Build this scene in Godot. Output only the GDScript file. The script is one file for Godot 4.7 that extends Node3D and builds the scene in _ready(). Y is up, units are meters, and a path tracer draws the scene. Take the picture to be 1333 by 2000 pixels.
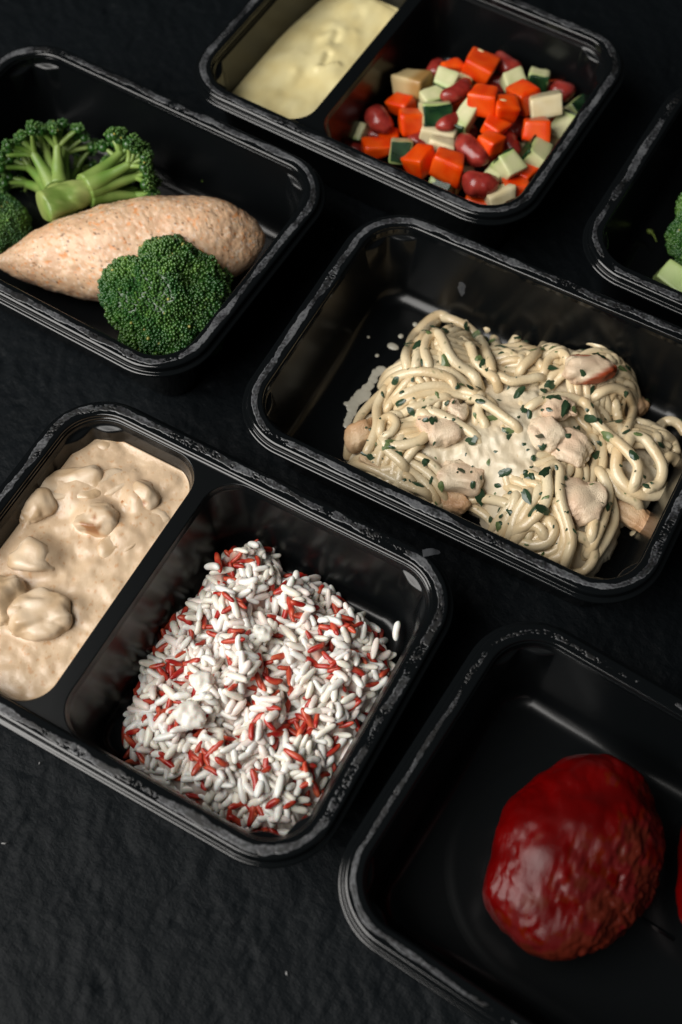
extends Node3D

const MM := 0.001
const H := 0.0443            # height of the tray rims above the table
const FL := -43.0            # tray floor, in millimetres below the rim
const WALL := 0.17           # how far the tray walls lean in, per millimetre of depth
const TRAYS := {"A": [-0.11433, -0.40018, 0.54294], "B": [0.03414, -0.48352, 0.54380], "C": [0.06496, -0.29259, 0.49999], "D": [-0.06289, -0.19106, 0.50843], "E": [0.10594, -0.08758, 0.57616], "F": [0.21754, -0.37593, 0.53500]}
const DOMES := [[-33, 11, 22, 33, 28], [-22, -25, 33, 30, 24], [12, 8, 46, 46, 27], [44, -25, 32, 28, 26], [28, 44, 26, 24, 27], [64, 12, 24, 28, 24]]
const CREAM := [[12.7, -4.3, 16, 5.5], [3.9, -16.1, 14, 4.5], [23.9, 13.8, 13, 6], [16.6, -30.9, 14, 3.5], [26.7, -13.4, 13, 4], [-14.2, -34.1, 13, 2.5], [4.6, 18.4, 12, 2.5], [46.3, -20.1, 10, 2], [-19.0, -4.9, 9, 1.5], [-38.3, 28.8, 8, 1.5]]

var rng := RandomNumberGenerator.new()
var taken := {}
var noise := FastNoiseLite.new()
var mats := {}
var tops := {}               # highest point of the pasta so far, per millimetre cell


# ---------------------------------------------------------------- helpers
func V(u: float, y: float, v: float) -> Vector3:
	return Vector3(u, y, -v)


func frame(t: String) -> Transform3D:
	var a: Array = TRAYS[t]
	return Transform3D(Basis(Vector3.UP, -a[2]), Vector3(a[0], H, a[1]))


func numbered(called: String) -> String:
	var k: int = taken.get(called, 0)
	taken[called] = k + 1
	return called if k == 0 else "%s_%03d" % [called, k]


func n3(p: Vector3, f: float) -> float:
	return noise.get_noise_3dv(p * f)


class Mb:
	var P := PackedVector3Array()
	var I := PackedInt32Array()
	var C := PackedColorArray()
	var N := PackedVector3Array()

	func rings(list: Array, flip := false, around := true) -> void:
		var m: int = list[0].size()
		var o := P.size()
		for r in list:
			P.append_array(r)
		for k in list.size() - 1:
			for j in (m if around else m - 1):
				var a := o + k * m + j
				var b := o + k * m + (j + 1) % m
				var c := b + m
				var d := a + m
				if flip:
					I.append_array([a, b, d, b, c, d])
				else:
					I.append_array([a, d, b, b, d, c])

	func fan(ring_at: int, m: int, tip: Vector3, flip := false) -> void:
		var c := P.size()
		P.append(tip)
		for j in m:
			var a := ring_at + j
			var b := ring_at + (j + 1) % m
			if flip:
				I.append_array([a, b, c])
			else:
				I.append_array([a, c, b])

	func done() -> ArrayMesh:
		if N.size() != P.size():
			N.resize(P.size())
			N.fill(Vector3.ZERO)
			for k in range(0, I.size(), 3):
				var a := I[k]
				var b := I[k + 1]
				var c := I[k + 2]
				var n := (P[c] - P[a]).cross(P[b] - P[a])
				N[a] += n
				N[b] += n
				N[c] += n
			for k in N.size():
				N[k] = N[k].normalized() if N[k].length_squared() > 1e-20 else Vector3.UP
		var Q := PackedVector3Array()
		Q.resize(P.size())
		for k in P.size():
			Q[k] = P[k] * 0.001
		var arrays := []
		arrays.resize(Mesh.ARRAY_MAX)
		arrays[Mesh.ARRAY_VERTEX] = Q
		arrays[Mesh.ARRAY_NORMAL] = N
		arrays[Mesh.ARRAY_INDEX] = I
		if C.size() == P.size():
			arrays[Mesh.ARRAY_COLOR] = C
		var mesh := ArrayMesh.new()
		mesh.add_surface_from_arrays(Mesh.PRIMITIVE_TRIANGLES, arrays)
		return mesh


func tag(o: Node, label: String, category: String, group := "", kind := "") -> void:
	if label: o.set_meta("label", label)
	if category: o.set_meta("category", category)
	if group: o.set_meta("group", group)
	if kind: o.set_meta("kind", kind)


func mesh_node(called: String, mesh: Mesh, m: Material) -> MeshInstance3D:
	var o := MeshInstance3D.new()
	o.name = called
	o.mesh = mesh
	o.material_override = m
	return o


func single(called: String, mesh: Mesh, m: Material, at: Transform3D, label: String, category: String, group := "") -> MeshInstance3D:
	var o := mesh_node(numbered(called), mesh, m)
	o.transform = at
	tag(o, label, category, group)
	add_child(o, true)
	return o


func thing(called: String, at: Transform3D, label: String, category: String, group := "") -> Node3D:
	var o := Node3D.new()
	o.name = numbered(called)
	o.transform = at
	tag(o, label, category, group)
	add_child(o, true)
	return o


func part(called: String, mesh: Mesh, m: Material, parent: Node3D, at := Transform3D.IDENTITY) -> MeshInstance3D:
	var k := 0
	var title := called
	while parent.has_node(NodePath(title)):
		k += 1
		title = "%s_%03d" % [called, k]
	var o := mesh_node(title, mesh, m)
	o.transform = at
	parent.add_child(o, true)
	return o


func lin(r: float, g: float, b: float) -> Color:
	return Color(r, g, b).linear_to_srgb()


func bumps(freq: float, seed_: int, octaves := 4, kind := FastNoiseLite.TYPE_SIMPLEX_SMOOTH, size := 512, fractal := FastNoiseLite.FRACTAL_FBM) -> NoiseTexture2D:
	var f := FastNoiseLite.new()
	f.noise_type = kind
	f.frequency = freq
	f.seed = seed_
	f.fractal_type = fractal
	f.fractal_octaves = octaves
	f.fractal_gain = 0.62
	var t := NoiseTexture2D.new()
	t.width = size
	t.height = size
	t.seamless = true
	t.noise = f
	return t


func mat(called: String, c: Color, rough: float, relief_mm := 0.0, tex: Texture2D = null, tile_mm := 20.0, vertex := false) -> StandardMaterial3D:
	var m := StandardMaterial3D.new()
	m.resource_name = called
	m.albedo_color = c
	m.roughness = rough
	m.vertex_color_use_as_albedo = vertex
	if tex:
		m.uv1_triplanar = true
		m.uv1_scale = Vector3.ONE * (1000.0 / tile_mm)
		m.heightmap_enabled = true
		m.heightmap_texture = tex
		m.heightmap_scale = relief_mm * 0.1
	mats[called] = m
	return m


# rounded rectangle, counted the same way for every ring so that rings can be joined
func rr(x0: float, x1: float, v0: float, v1: float, r: Array, nc := 14, ns := 10) -> PackedVector2Array:
	var out := PackedVector2Array()
	var cs := [Vector2(x1 - r[0], v1 - r[0]), Vector2(x0 + r[1], v1 - r[1]), Vector2(x0 + r[2], v0 + r[2]), Vector2(x1 - r[3], v0 + r[3])]
	var first: Vector2
	for k in 4:
		for j in nc + 1:
			var a := (k + float(j) / nc) * PI / 2
			var p: Vector2 = cs[k] + Vector2(cos(a), sin(a)) * r[k]
			if j == 0:
				if k > 0:
					var from := out[out.size() - 1]
					for s in range(1, ns):
						out.append(from.lerp(p, float(s) / ns))
				else:
					first = p
			out.append(p)
	var last := out[out.size() - 1]
	for s in range(1, ns):
		out.append(last.lerp(first, float(s) / ns))
	return out


func lift(outline: PackedVector2Array, y: float) -> PackedVector3Array:
	var out := PackedVector3Array()
	for p in outline:
		out.append(Vector3(p.x, y, -p.y))
	return out


func rim_outline(inset: float, nc := 14, ns := 10) -> PackedVector2Array:
	var r := maxf(26.0 - inset, 1.5)
	return rr(-92.75 + inset, 92.75 - inset, -68.5 + inset, 68.5 - inset, [r, r, r, r], nc, ns)


# how far the two scallops in each corner ledge stand into the tray
func scallop(k: int, nc: int, ns: int) -> float:
	var j := k % (nc + ns)
	return absf(sin(TAU * clampf(float(j) / nc, 0, 1))) if j <= nc else 0.0


func stepped(outline: PackedVector2Array, depth: float, nc: int, ns: int, corners: Array) -> PackedVector2Array:
	var out := outline.duplicate()
	if depth < 5.0 or depth > 24.0:
		return out
	var amount := 2.4 * smoothstep(5.2, 6.2, depth) * (1.0 - smoothstep(7.0, 24.0, depth))
	for k in out.size():
		var c := k / (nc + ns)
		if corners[c]:
			var w := scallop(k, nc, ns)
			if w > 0:
				var a := (c + clampf(float(k % (nc + ns)) / nc, 0, 1)) * PI / 2
				out[k] -= Vector2(cos(a), sin(a)) * amount * w
	return out


# ---------------------------------------------------------------- trays
# the rim from its outer bead over the flat flange to the inside edge: [inset, height]
func rim_profile() -> Array:
	var out := []
	for k in 9:
		var t := lerpf(-PI / 2, PI / 2, k / 8.0)
		out.append([-1.25 - 0.85 * cos(t), -4.0 + 0.85 * sin(t)])
	out += [[-0.5, -3.13], [-0.15, -2.98], [0.0, -2.6]]
	for k in 8:
		var t := k / 7.0 * PI / 2
		out.append([1.35 - 1.35 * cos(t), -1.35 + 1.35 * sin(t)])
	for k in 7:
		var t := k / 6.0 * PI / 2
		out.append([6.15 + 0.9 * sin(t), -0.9 + 0.9 * cos(t)])
	return out


func tray(t: String, label: String, split: bool, res: Array) -> Node3D:
	var nc := 24
	var ns := 12
	var o := thing("food_tray", Transform3D(frame(t).basis, frame(t).origin - Vector3(0, H, 0)), label, "tray", "black plastic meal trays")
	var up := Transform3D(Basis(), Vector3(0, H, 0))
	var b := Mb.new()
	var list := []
	for q in [[7.6, -1.6], [5.8, -0.8], [1.6, -1.6], [0.8, -3.8], [-0.4, -4.6]] + rim_profile():
		list.append(lift(rim_outline(q[0], nc, ns), q[1]))
	if split:
		list.append(lift(rim_outline(7.2, nc, ns), -2.4))
		list.append(lift(rim_outline(7.3, nc, ns), -3.0))
	b.rings(list)
	part("rim", b.done(), mats.plastic, o, up)
	# outer shell
	b = Mb.new()
	list = []
	for q in [[20.0, -44.2], [15.5, -44.0], [13.0, -42.0], [7.2, -1.5]]:
		list.append(lift(rim_outline(q[0], nc, ns), q[1]))
	b.rings(list)
	b.fan(0, list[0].size(), Vector3(0, -44.2, 0), true)
	part("outer_shell", b.done(), mats.plastic, o, up)
	if not split:
		b = Mb.new()
		list = []
		for d in [1.0, 2.5, 4.0, 5.2, 5.5, 5.8, 6.2, 7.0, 9.0, 12.0, 16.0, 20.0, 24.0, 30.0, 35.0]:
			list.append(lift(stepped(rim_outline(7.05 + WALL * (d - 1.0), nc, ns), d, nc, ns, [true, true, true, true]), -d))
		for k in range(1, 7):
			var a := k * PI / 12
			list.append(lift(rim_outline(7.05 + WALL * 34.0 + 8.0 * (1 - cos(a)), nc, ns), -35.0 - 8.0 * sin(a)))
		for q in [26.0, 32.0, 40.0, 55.0, 67.0]:
			list.append(lift(rim_outline(q, nc, ns), FL))
		b.rings(list)
		part("inner_wall", b.done(), mats.plastic_wall, o, up)
		b = Mb.new()
		list = []
		for q in [[0.0, 0.02], [1.2, 0.08], [2.4, 0.2], [3.6, 0.32], [5.0, 0.36], [20.0, 0.36], [47.0, 0.36]]:
			var r: float = 48.0 - q[0]
			list.append(lift(rr(-70.0 + q[0], 70.0 - q[0], -r, r, [r, r, r, r], 24, 6), FL + q[1]))
		b.rings(list)
		part("floor_panel", b.done(), mats.plastic_wall, o, up)
	else:
		b = Mb.new()
		for side in 2:
			var x0 := -85.45 if side == 0 else -22.0
			var x1 := -22.0 if side == 0 else 85.45
			var ro := [0.4, 18.7, 18.7, 0.4] if side == 0 else [18.7, 0.4, 0.4, 18.7]
			list = [lift(rr(x0, x1, -61.2, 61.2, ro, nc, ns), -3.0)]
			var c0 := -85.3 if side == 0 else -19.0
			var c1 := -25.0 if side == 0 else 85.3
			for q in [[0.0, 3.0], [0.2, 3.04], [0.36, 3.16], [0.46, 3.4], [0.6, 3.9], [1.0, 5.0], [1.3, 5.5], [1.4, 5.8], [1.5, 6.2], [1.6, 7.0], [1.9, 9.0], [2.5, 12.0], [3.2, 16.0], [4.0, 20.0], [4.6, 24.0], [6.8, 38.0]]:
				list.append(lift(stepped(comp_ring(side, q[0], nc, ns), q[1], nc, ns, [side == 1, side == 0, side == 0, side == 1]), -q[1]))
			for k in range(1, 7):
				var a := k * PI / 12
				list.append(lift(comp_ring(side, 6.8 + 5.0 * (1 - cos(a)), nc, ns), -38.0 - 5.0 * sin(a)))
			for q in [18.0, 24.0, 28.0]:
				list.append(lift(comp_ring(side, q, nc, ns), FL))
			b.rings(list)
			b.fan(b.P.size() - list[0].size(), list[0].size(), Vector3((c0 + c1) / 2, FL, 0))
		part("compartments", b.done(), mats.plastic_wall, o, up)
	seal(o, up, res)
	return o


func comp_ring(side: int, inset: float, nc: int, ns: int) -> PackedVector2Array:
	var x0 := (-85.3 if side == 0 else -19.0) + inset
	var x1 := (-25.0 if side == 0 else 85.3) - inset
	var ri := maxf(14.0 - inset * 0.6, 2.0)
	var ro := maxf(18.6 - inset * 0.6, 2.0)
	var r := [ri, ro, ro, ri] if side == 0 else [ro, ri, ri, ro]
	return rr(x0, x1, -61.05 + inset, 61.05 - inset, r, nc, ns)


# the torn, whitish glue left where the lid film was pulled off: [seed, cover, width, roughness of relief]
func seal(o: Node3D, up: Transform3D, res: Array) -> void:
	var path := rim_outline(3.3, 60, 300)
	var m := path.size()
	var b := Mb.new()
	var across := 11
	var list := []
	var nrm := PackedVector2Array()
	for k in m:
		var d := (path[(k + 1) % m] - path[(k + m - 1) % m]).normalized()
		nrm.append(Vector2(d.y, -d.x))
	for q in range(across - 1, -1, -1):
		var ring := PackedVector3Array()
		var x := float(q) / (across - 1) * 2 - 1
		for k in m:
			var p := Vector3(path[k].x, res[0] * 31.7, path[k].y)
			var shift := n3(p, 4.0) * 0.9
			var w: float = res[2] * (0.8 + 0.5 * n3(p + Vector3(0, 50, 0), 6.0) + 0.2 * n3(p, 40.0))
			var off := clampf(shift + x * w, -2.5, 2.3)
			var pt := path[k] + nrm[k] * off
			var pp := Vector3(pt.x, res[0] * 17.0, pt.y)
			var fine := n3(pp, 80.0)
			var cover: float = res[1] + n3(pp, 2.2) * 1.2 + n3(pp, 14.0) * 0.55 + fine * 0.5
			var edge := 1.0 - pow(absf(x), 4.0)
			var ridge := exp(-pow((absf(x) - 0.82) / 0.16, 2.0)) * maxf(0.0, 0.25 + n3(pp, 22.0))
			var h: float = 0.05 + 0.10 * edge + 0.06 * res[3] * (fine + 0.8 * n3(pp, 170.0)) * edge + 0.18 * ridge
			var end := q == 0 or q == across - 1
			ring.append(Vector3(pt.x, -0.25 if end or cover < -0.1 else maxf(h, 0.02), -pt.y))
			var white := clampf(cover * 0.7 + n3(pp, 5.0) * 0.7 + n3(pp, 90.0) * 0.5 + fine * 0.3 + ridge * 1.3, 0.0, 1.0) * (0.35 if end else 1.0)
			b.C.append(Color(0.004, 0.0045, 0.005).lerp(Color(0.088, 0.091, 0.098), pow(white, 1.6)))
		list.append(ring)
	b.rings(list)
	part("seal_residue", b.done(), mats.residue, o, up)


# ---------------------------------------------------------------- shapes
# a lumpy ball with its poles on the x axis
func blob(nu: int, nv: int, size: Vector3, shape: Callable, tint := Color.WHITE, paint = null) -> Mb:
	var b := Mb.new()
	var list := []
	for k in nu:
		var a := (k + 0.5) / nu * PI
		var ring := PackedVector3Array()
		for j in nv:
			var c := float(j) / nv * TAU
			var d := Vector3(-cos(a), sin(a) * cos(c), -sin(a) * sin(c))
			ring.append(shape.call(d, d * size))
		list.append(ring)
	b.rings(list, true)
	b.fan(0, nv, shape.call(Vector3.LEFT, Vector3.LEFT * size), false)
	b.fan((nu - 1) * nv, nv, shape.call(Vector3.RIGHT, Vector3.RIGHT * size), true)
	if paint != null:
		for p in b.P:
			b.C.append(paint.call(p))
	return b


func spline(pts: Array, step: float) -> PackedVector3Array:
	var c := Curve3D.new()
	for k in pts.size():
		var p: Vector3 = pts[k]
		var before: Vector3 = pts[maxi(k - 1, 0)]
		var after: Vector3 = pts[mini(k + 1, pts.size() - 1)]
		var tangent := (after - before) / 6.0
		c.add_point(p, -tangent, tangent)
	c.bake_interval = 0.6
	var length := c.get_baked_length()
	var count := maxi(int(length / step), 4)
	var out := PackedVector3Array()
	for k in count + 1:
		out.append(c.sample_baked(length * k / count, true))
	return out


func tube(b: Mb, path: PackedVector3Array, radius: Callable, sides: int, flat := 1.0) -> void:
	var list := []
	var side := Vector3.ZERO
	var n := path.size()
	for k in n:
		var d := (path[mini(k + 1, n - 1)] - path[maxi(k - 1, 0)]).normalized()
		if k == 0:
			side = d.cross(Vector3.UP)
			if side.length() < 0.1:
				side = d.cross(Vector3.RIGHT)
		side = (side - d * side.dot(d)).normalized()
		var other := side.cross(d)
		var r: float = radius.call(float(k) / (n - 1))
		var ring := PackedVector3Array()
		for j in sides:
			var a := float(j) / sides * TAU
			ring.append(path[k] + side * cos(a) * r + other * sin(a) * r * flat)
		list.append(ring)
	var at := b.P.size()
	b.rings(list, true)
	b.fan(at, sides, path[0], false)
	b.fan(b.P.size() - 1 - sides, sides, path[n - 1], true)


# a rounded block, its eight corners pushed about
func block(size: Vector3, skew: float, bevel: float, n := 6) -> Mb:
	var b := Mb.new()
	var push := []
	for k in 8:
		push.append(Vector3(rng.randf_range(-1, 1), rng.randf_range(-1, 1), rng.randf_range(-1, 1)) * skew)
	var salt := Vector3(rng.randf(), rng.randf(), rng.randf()) * 100
	for axis in 3:
		for s in [-1.0, 1.0]:
			var at := b.P.size()
			for i in n + 1:
				for j in n + 1:
					var q := Vector3.ZERO
					# crowd the samples towards the edges, where the rounding is
					var e := Vector2(float(i) / n * 2 - 1, float(j) / n * 2 - 1)
					e = Vector2(sin(e.x * PI / 2), sin(e.y * PI / 2))
					q[axis] = s
					q[(axis + 1) % 3] = e.x
					q[(axis + 2) % 3] = e.y
					var p := q * size
					var inner := p.clamp(-size + Vector3.ONE * bevel, size - Vector3.ONE * bevel)
					var d := (p - inner).normalized()
					p = inner + d * bevel
					var w := (p / size + Vector3.ONE) / 2
					var shift := Vector3.ZERO
					for k in 8:
						shift += push[k] * (w.x if k & 1 else 1 - w.x) * (w.y if k & 2 else 1 - w.y) * (w.z if k & 4 else 1 - w.z)
					p += shift + d * (n3(p + salt, 10.0) * 0.7 + n3(p + salt, 30.0) * 0.2)
					b.P.append(p)
					b.N.append(d)
			for i in n:
				for j in n:
					var a := at + i * (n + 1) + j
					var c := a + n + 1
					if s > 0:
						b.I.append_array([a, a + 1, c, a + 1, c + 1, c])
					else:
						b.I.append_array([a, c, a + 1, a + 1, c, c + 1])
	return b


func turned(yaw_deg: float, tilt := Vector2.ZERO) -> Basis:
	return Basis(Vector3.UP, deg_to_rad(yaw_deg)) * Basis(Vector3.RIGHT, deg_to_rad(tilt.x)) * Basis(Vector3.BACK, deg_to_rad(tilt.y))


# ---------------------------------------------------------------- the salad
func salad(kind: String, p: Vector3, size: Vector3, yaw: float, tilt: Vector2, label: String) -> void:
	var at := frame("B") * Transform3D(turned(yaw, Vector2(-tilt.x if label.contains("skin") or kind != "cucumber" else tilt.x, tilt.y)), p * MM)
	var salt := Vector3(p.x, 0, p.z) * 3.0
	var name_of: String = {"bean": "kidney_bean", "carrot": "carrot_cube", "cucumber": "cucumber_cube", "potato": "potato_cube"}[kind]
	var group: String = {"bean": "kidney beans in the diced vegetable salad", "carrot": "carrot cubes in the diced vegetable salad", "cucumber": "cucumber cubes in the diced vegetable salad", "potato": "potato cubes in the diced vegetable salad"}[kind]
	if label == "":
		label = {"bean": "kidney bean lying deep under the other salad pieces", "carrot": "carrot cube lying deep under the other salad pieces", "cucumber": "cucumber cube lying deep under the other salad pieces", "potato": "potato cube lying deep under the other salad pieces"}[kind]
	if kind == "bean":
		var b := blob(28, 24, size, func(d: Vector3, q: Vector3) -> Vector3:
			var x := d.x
			q.z += 0.24 * size.z * (1.0 - 2.0 * x * x) * 0.8
			q.z -= 0.13 * size.z * exp(-x * x * 14.0) * smoothstep(0.2, 1.0, d.z)
			q *= 1.0 + 0.04 * exp(-pow(absf(x) - 0.55, 2.0) * 8.0)
			return q + d * (n3(q + salt, 9.0) * 0.8 + n3(q + salt, 40.0) * 0.07), Color.WHITE,
			func(q: Vector3) -> Color:
				var k := clampf(0.5 + n3(q + salt, 12.0) * 0.9 + n3(q + salt, 50.0) * 0.4, 0, 1)
				return Color(0.15, 0.012, 0.010).lerp(Color(0.30, 0.036, 0.026), k))
		single(name_of, b.done(), mats.bean, at, label, "kidney bean", group)
	elif kind == "cucumber":
		var o := thing(name_of, at, label, "cucumber cube", group)
		var b := block(size, 0.9, 1.0)
		for q in b.P:
			var k := clampf(0.5 + n3(q + salt, 16.0) * 0.8, 0, 1)
			var near := smoothstep(0.2, 1.0, q.z / size.z)
			b.C.append(Color(0.46, 0.48, 0.24).lerp(Color(0.58, 0.56, 0.33), k).lerp(Color(0.26, 0.38, 0.10), near * near * 0.7))
		part("flesh", b.done(), mats.cucumber, o)
		b = block(Vector3(size.x * 0.985, size.y * 0.97, 0.5), 0.12, 0.42)
		for k in b.P.size():
			b.P[k].z += 0.7 * (1.0 - pow(b.P[k].x / size.x, 2.0))
			b.C.append(Color(0.006, 0.022, 0.009).lerp(Color(0.02, 0.06, 0.02), clampf(0.4 + n3(b.P[k] + salt, 22.0), 0, 1)))
		part("peel", b.done(), mats.peel, o, Transform3D(Basis(), Vector3(0, 0, size.z - 0.2) * MM))
	else:
		var b := block(size, 1.7, 1.2)
		for q in b.P:
			var k := clampf(0.5 + n3(q + salt, 13.0) * 0.9 + n3(q + salt, 60.0) * 0.3, 0, 1)
			if kind == "carrot":
				b.C.append(Color(0.64, 0.028, 0.002).lerp(Color(0.72, 0.085, 0.005), k))
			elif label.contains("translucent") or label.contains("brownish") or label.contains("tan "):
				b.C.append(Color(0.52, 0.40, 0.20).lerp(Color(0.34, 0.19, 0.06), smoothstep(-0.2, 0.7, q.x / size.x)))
			else:
				b.C.append(Color(0.56, 0.47, 0.27).lerp(Color(0.62, 0.55, 0.36), k))
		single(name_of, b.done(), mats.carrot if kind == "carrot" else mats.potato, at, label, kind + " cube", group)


# ---------------------------------------------------------------- the pasta
func mound(u: float, v: float) -> float:
	var s := 0.0
	for d in DOMES:
		var q: float = 1.0 - pow((u - d[0]) / d[2], 2) - pow((v - d[1]) / d[3], 2)
		if q > 0:
			s += pow(d[4] * sqrt(q), 4)
	return pow(s, 0.25)


func remember(P: PackedVector3Array, from: Vector3) -> void:
	for p in P:
		var q := p + from
		var key := Vector2i(roundi(q.x), roundi(q.z))
		if not tops.has(key) or tops[key] < q.y:
			tops[key] = q.y


func top(x: float, z: float) -> float:
	return tops.get(Vector2i(roundi(x), roundi(z)), FL)


func noodle(pts: Array, r: float, label: String) -> void:
	var n := pts.size()
	var head: Vector3 = pts[0] + (pts[0] - pts[1]).normalized() * 4.0 + Vector3(0, -6.0, 0)
	var tail: Vector3 = pts[n - 1] + (pts[n - 1] - pts[n - 2]).normalized() * 4.0 + Vector3(0, -6.0, 0)
	head.y = maxf(head.y, FL + 1.5)
	tail.y = maxf(tail.y, FL + 1.5)
	if head.x < 78 and head.z < 54: pts.push_front(head)
	if tail.x < 78 and tail.z < 54: pts.push_back(tail)
	var from: Vector3 = pts[0]
	var rel := []
	for p in pts:
		rel.append(p - from)
	var path := spline(rel, 1.1)
	var salt := from * 2.0
	for k in path.size():
		path[k] += Vector3(n3(path[k] + salt, 3.0), n3(path[k] + salt, 3.7), n3(path[k] - salt, 3.0)) * 0.9
	var b := Mb.new()
	tube(b, path, func(s: float) -> float:
		return r * (1.0 + 0.12 * n3(Vector3(s * 60, 0, 0) + salt, 2.0)) * minf(1.0, 0.72 + 12.0 * minf(s, 1.0 - s)), 14, 0.86)
	for q in b.P:
		var k := clampf(0.5 + n3(q + salt, 5.0) * 0.9, 0, 1)
		b.C.append(Color(0.575, 0.435, 0.25).lerp(Color(0.62, 0.525, 0.35), k).lerp(Color(0.16, 0.17, 0.08), 0.7 * smoothstep(0.56, 0.66, n3(q + from, 45.0))))
	remember(b.P, from)
	single("noodle", b.done(), mats.noodle, frame("C") * Transform3D(Basis(), from * MM), label if label else "cream coated noodle woven into the pasta heap", "noodle", "noodles in the creamy pasta")


func chicken(p: Vector3, size: Vector3, yaw: float, look: int, label: String) -> void:
	var salt := p * 5.0
	var turn := Basis(Vector3.UP, deg_to_rad(yaw))
	var b := blob(44, 40, size, func(d: Vector3, q: Vector3) -> Vector3:
		var s := d.sign() * Vector3(pow(absf(d.x), 0.75), pow(absf(d.y), 0.8), pow(absf(d.z), 0.75)) * size
		return s + d * (n3(q + salt, 5.0) * 4.2 + n3(q * Vector3(0.5, 1, 1.3) + salt, 17.0) * 1.7 + n3(q + salt, 45.0) * 0.4))
	for q in b.P:
		var k := clampf(0.5 + n3(q + salt, 6.0) * 1.1, 0, 1)
		var c := Color(0.62, 0.44, 0.30).lerp(Color(0.63, 0.52, 0.37), k)
		if look == 2:
			c = Color(0.50, 0.29, 0.15).lerp(Color(0.60, 0.43, 0.26), k)
		elif look == 1:
			c = c.lerp(Color(0.33, 0.06, 0.02), smoothstep(0.45, 0.8, absf(q.z) / size.z + 0.5 * q.x / size.x - 0.35 * q.y / size.y))
		b.C.append(c)
	var placed := PackedVector3Array()
	for q in b.P:
		placed.append(turn * q)
	remember(placed, p)
	single("chicken_piece", b.done(), mats.chicken, frame("C") * Transform3D(turn, p * MM), label, "chicken piece", "chicken pieces in the creamy pasta")


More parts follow.
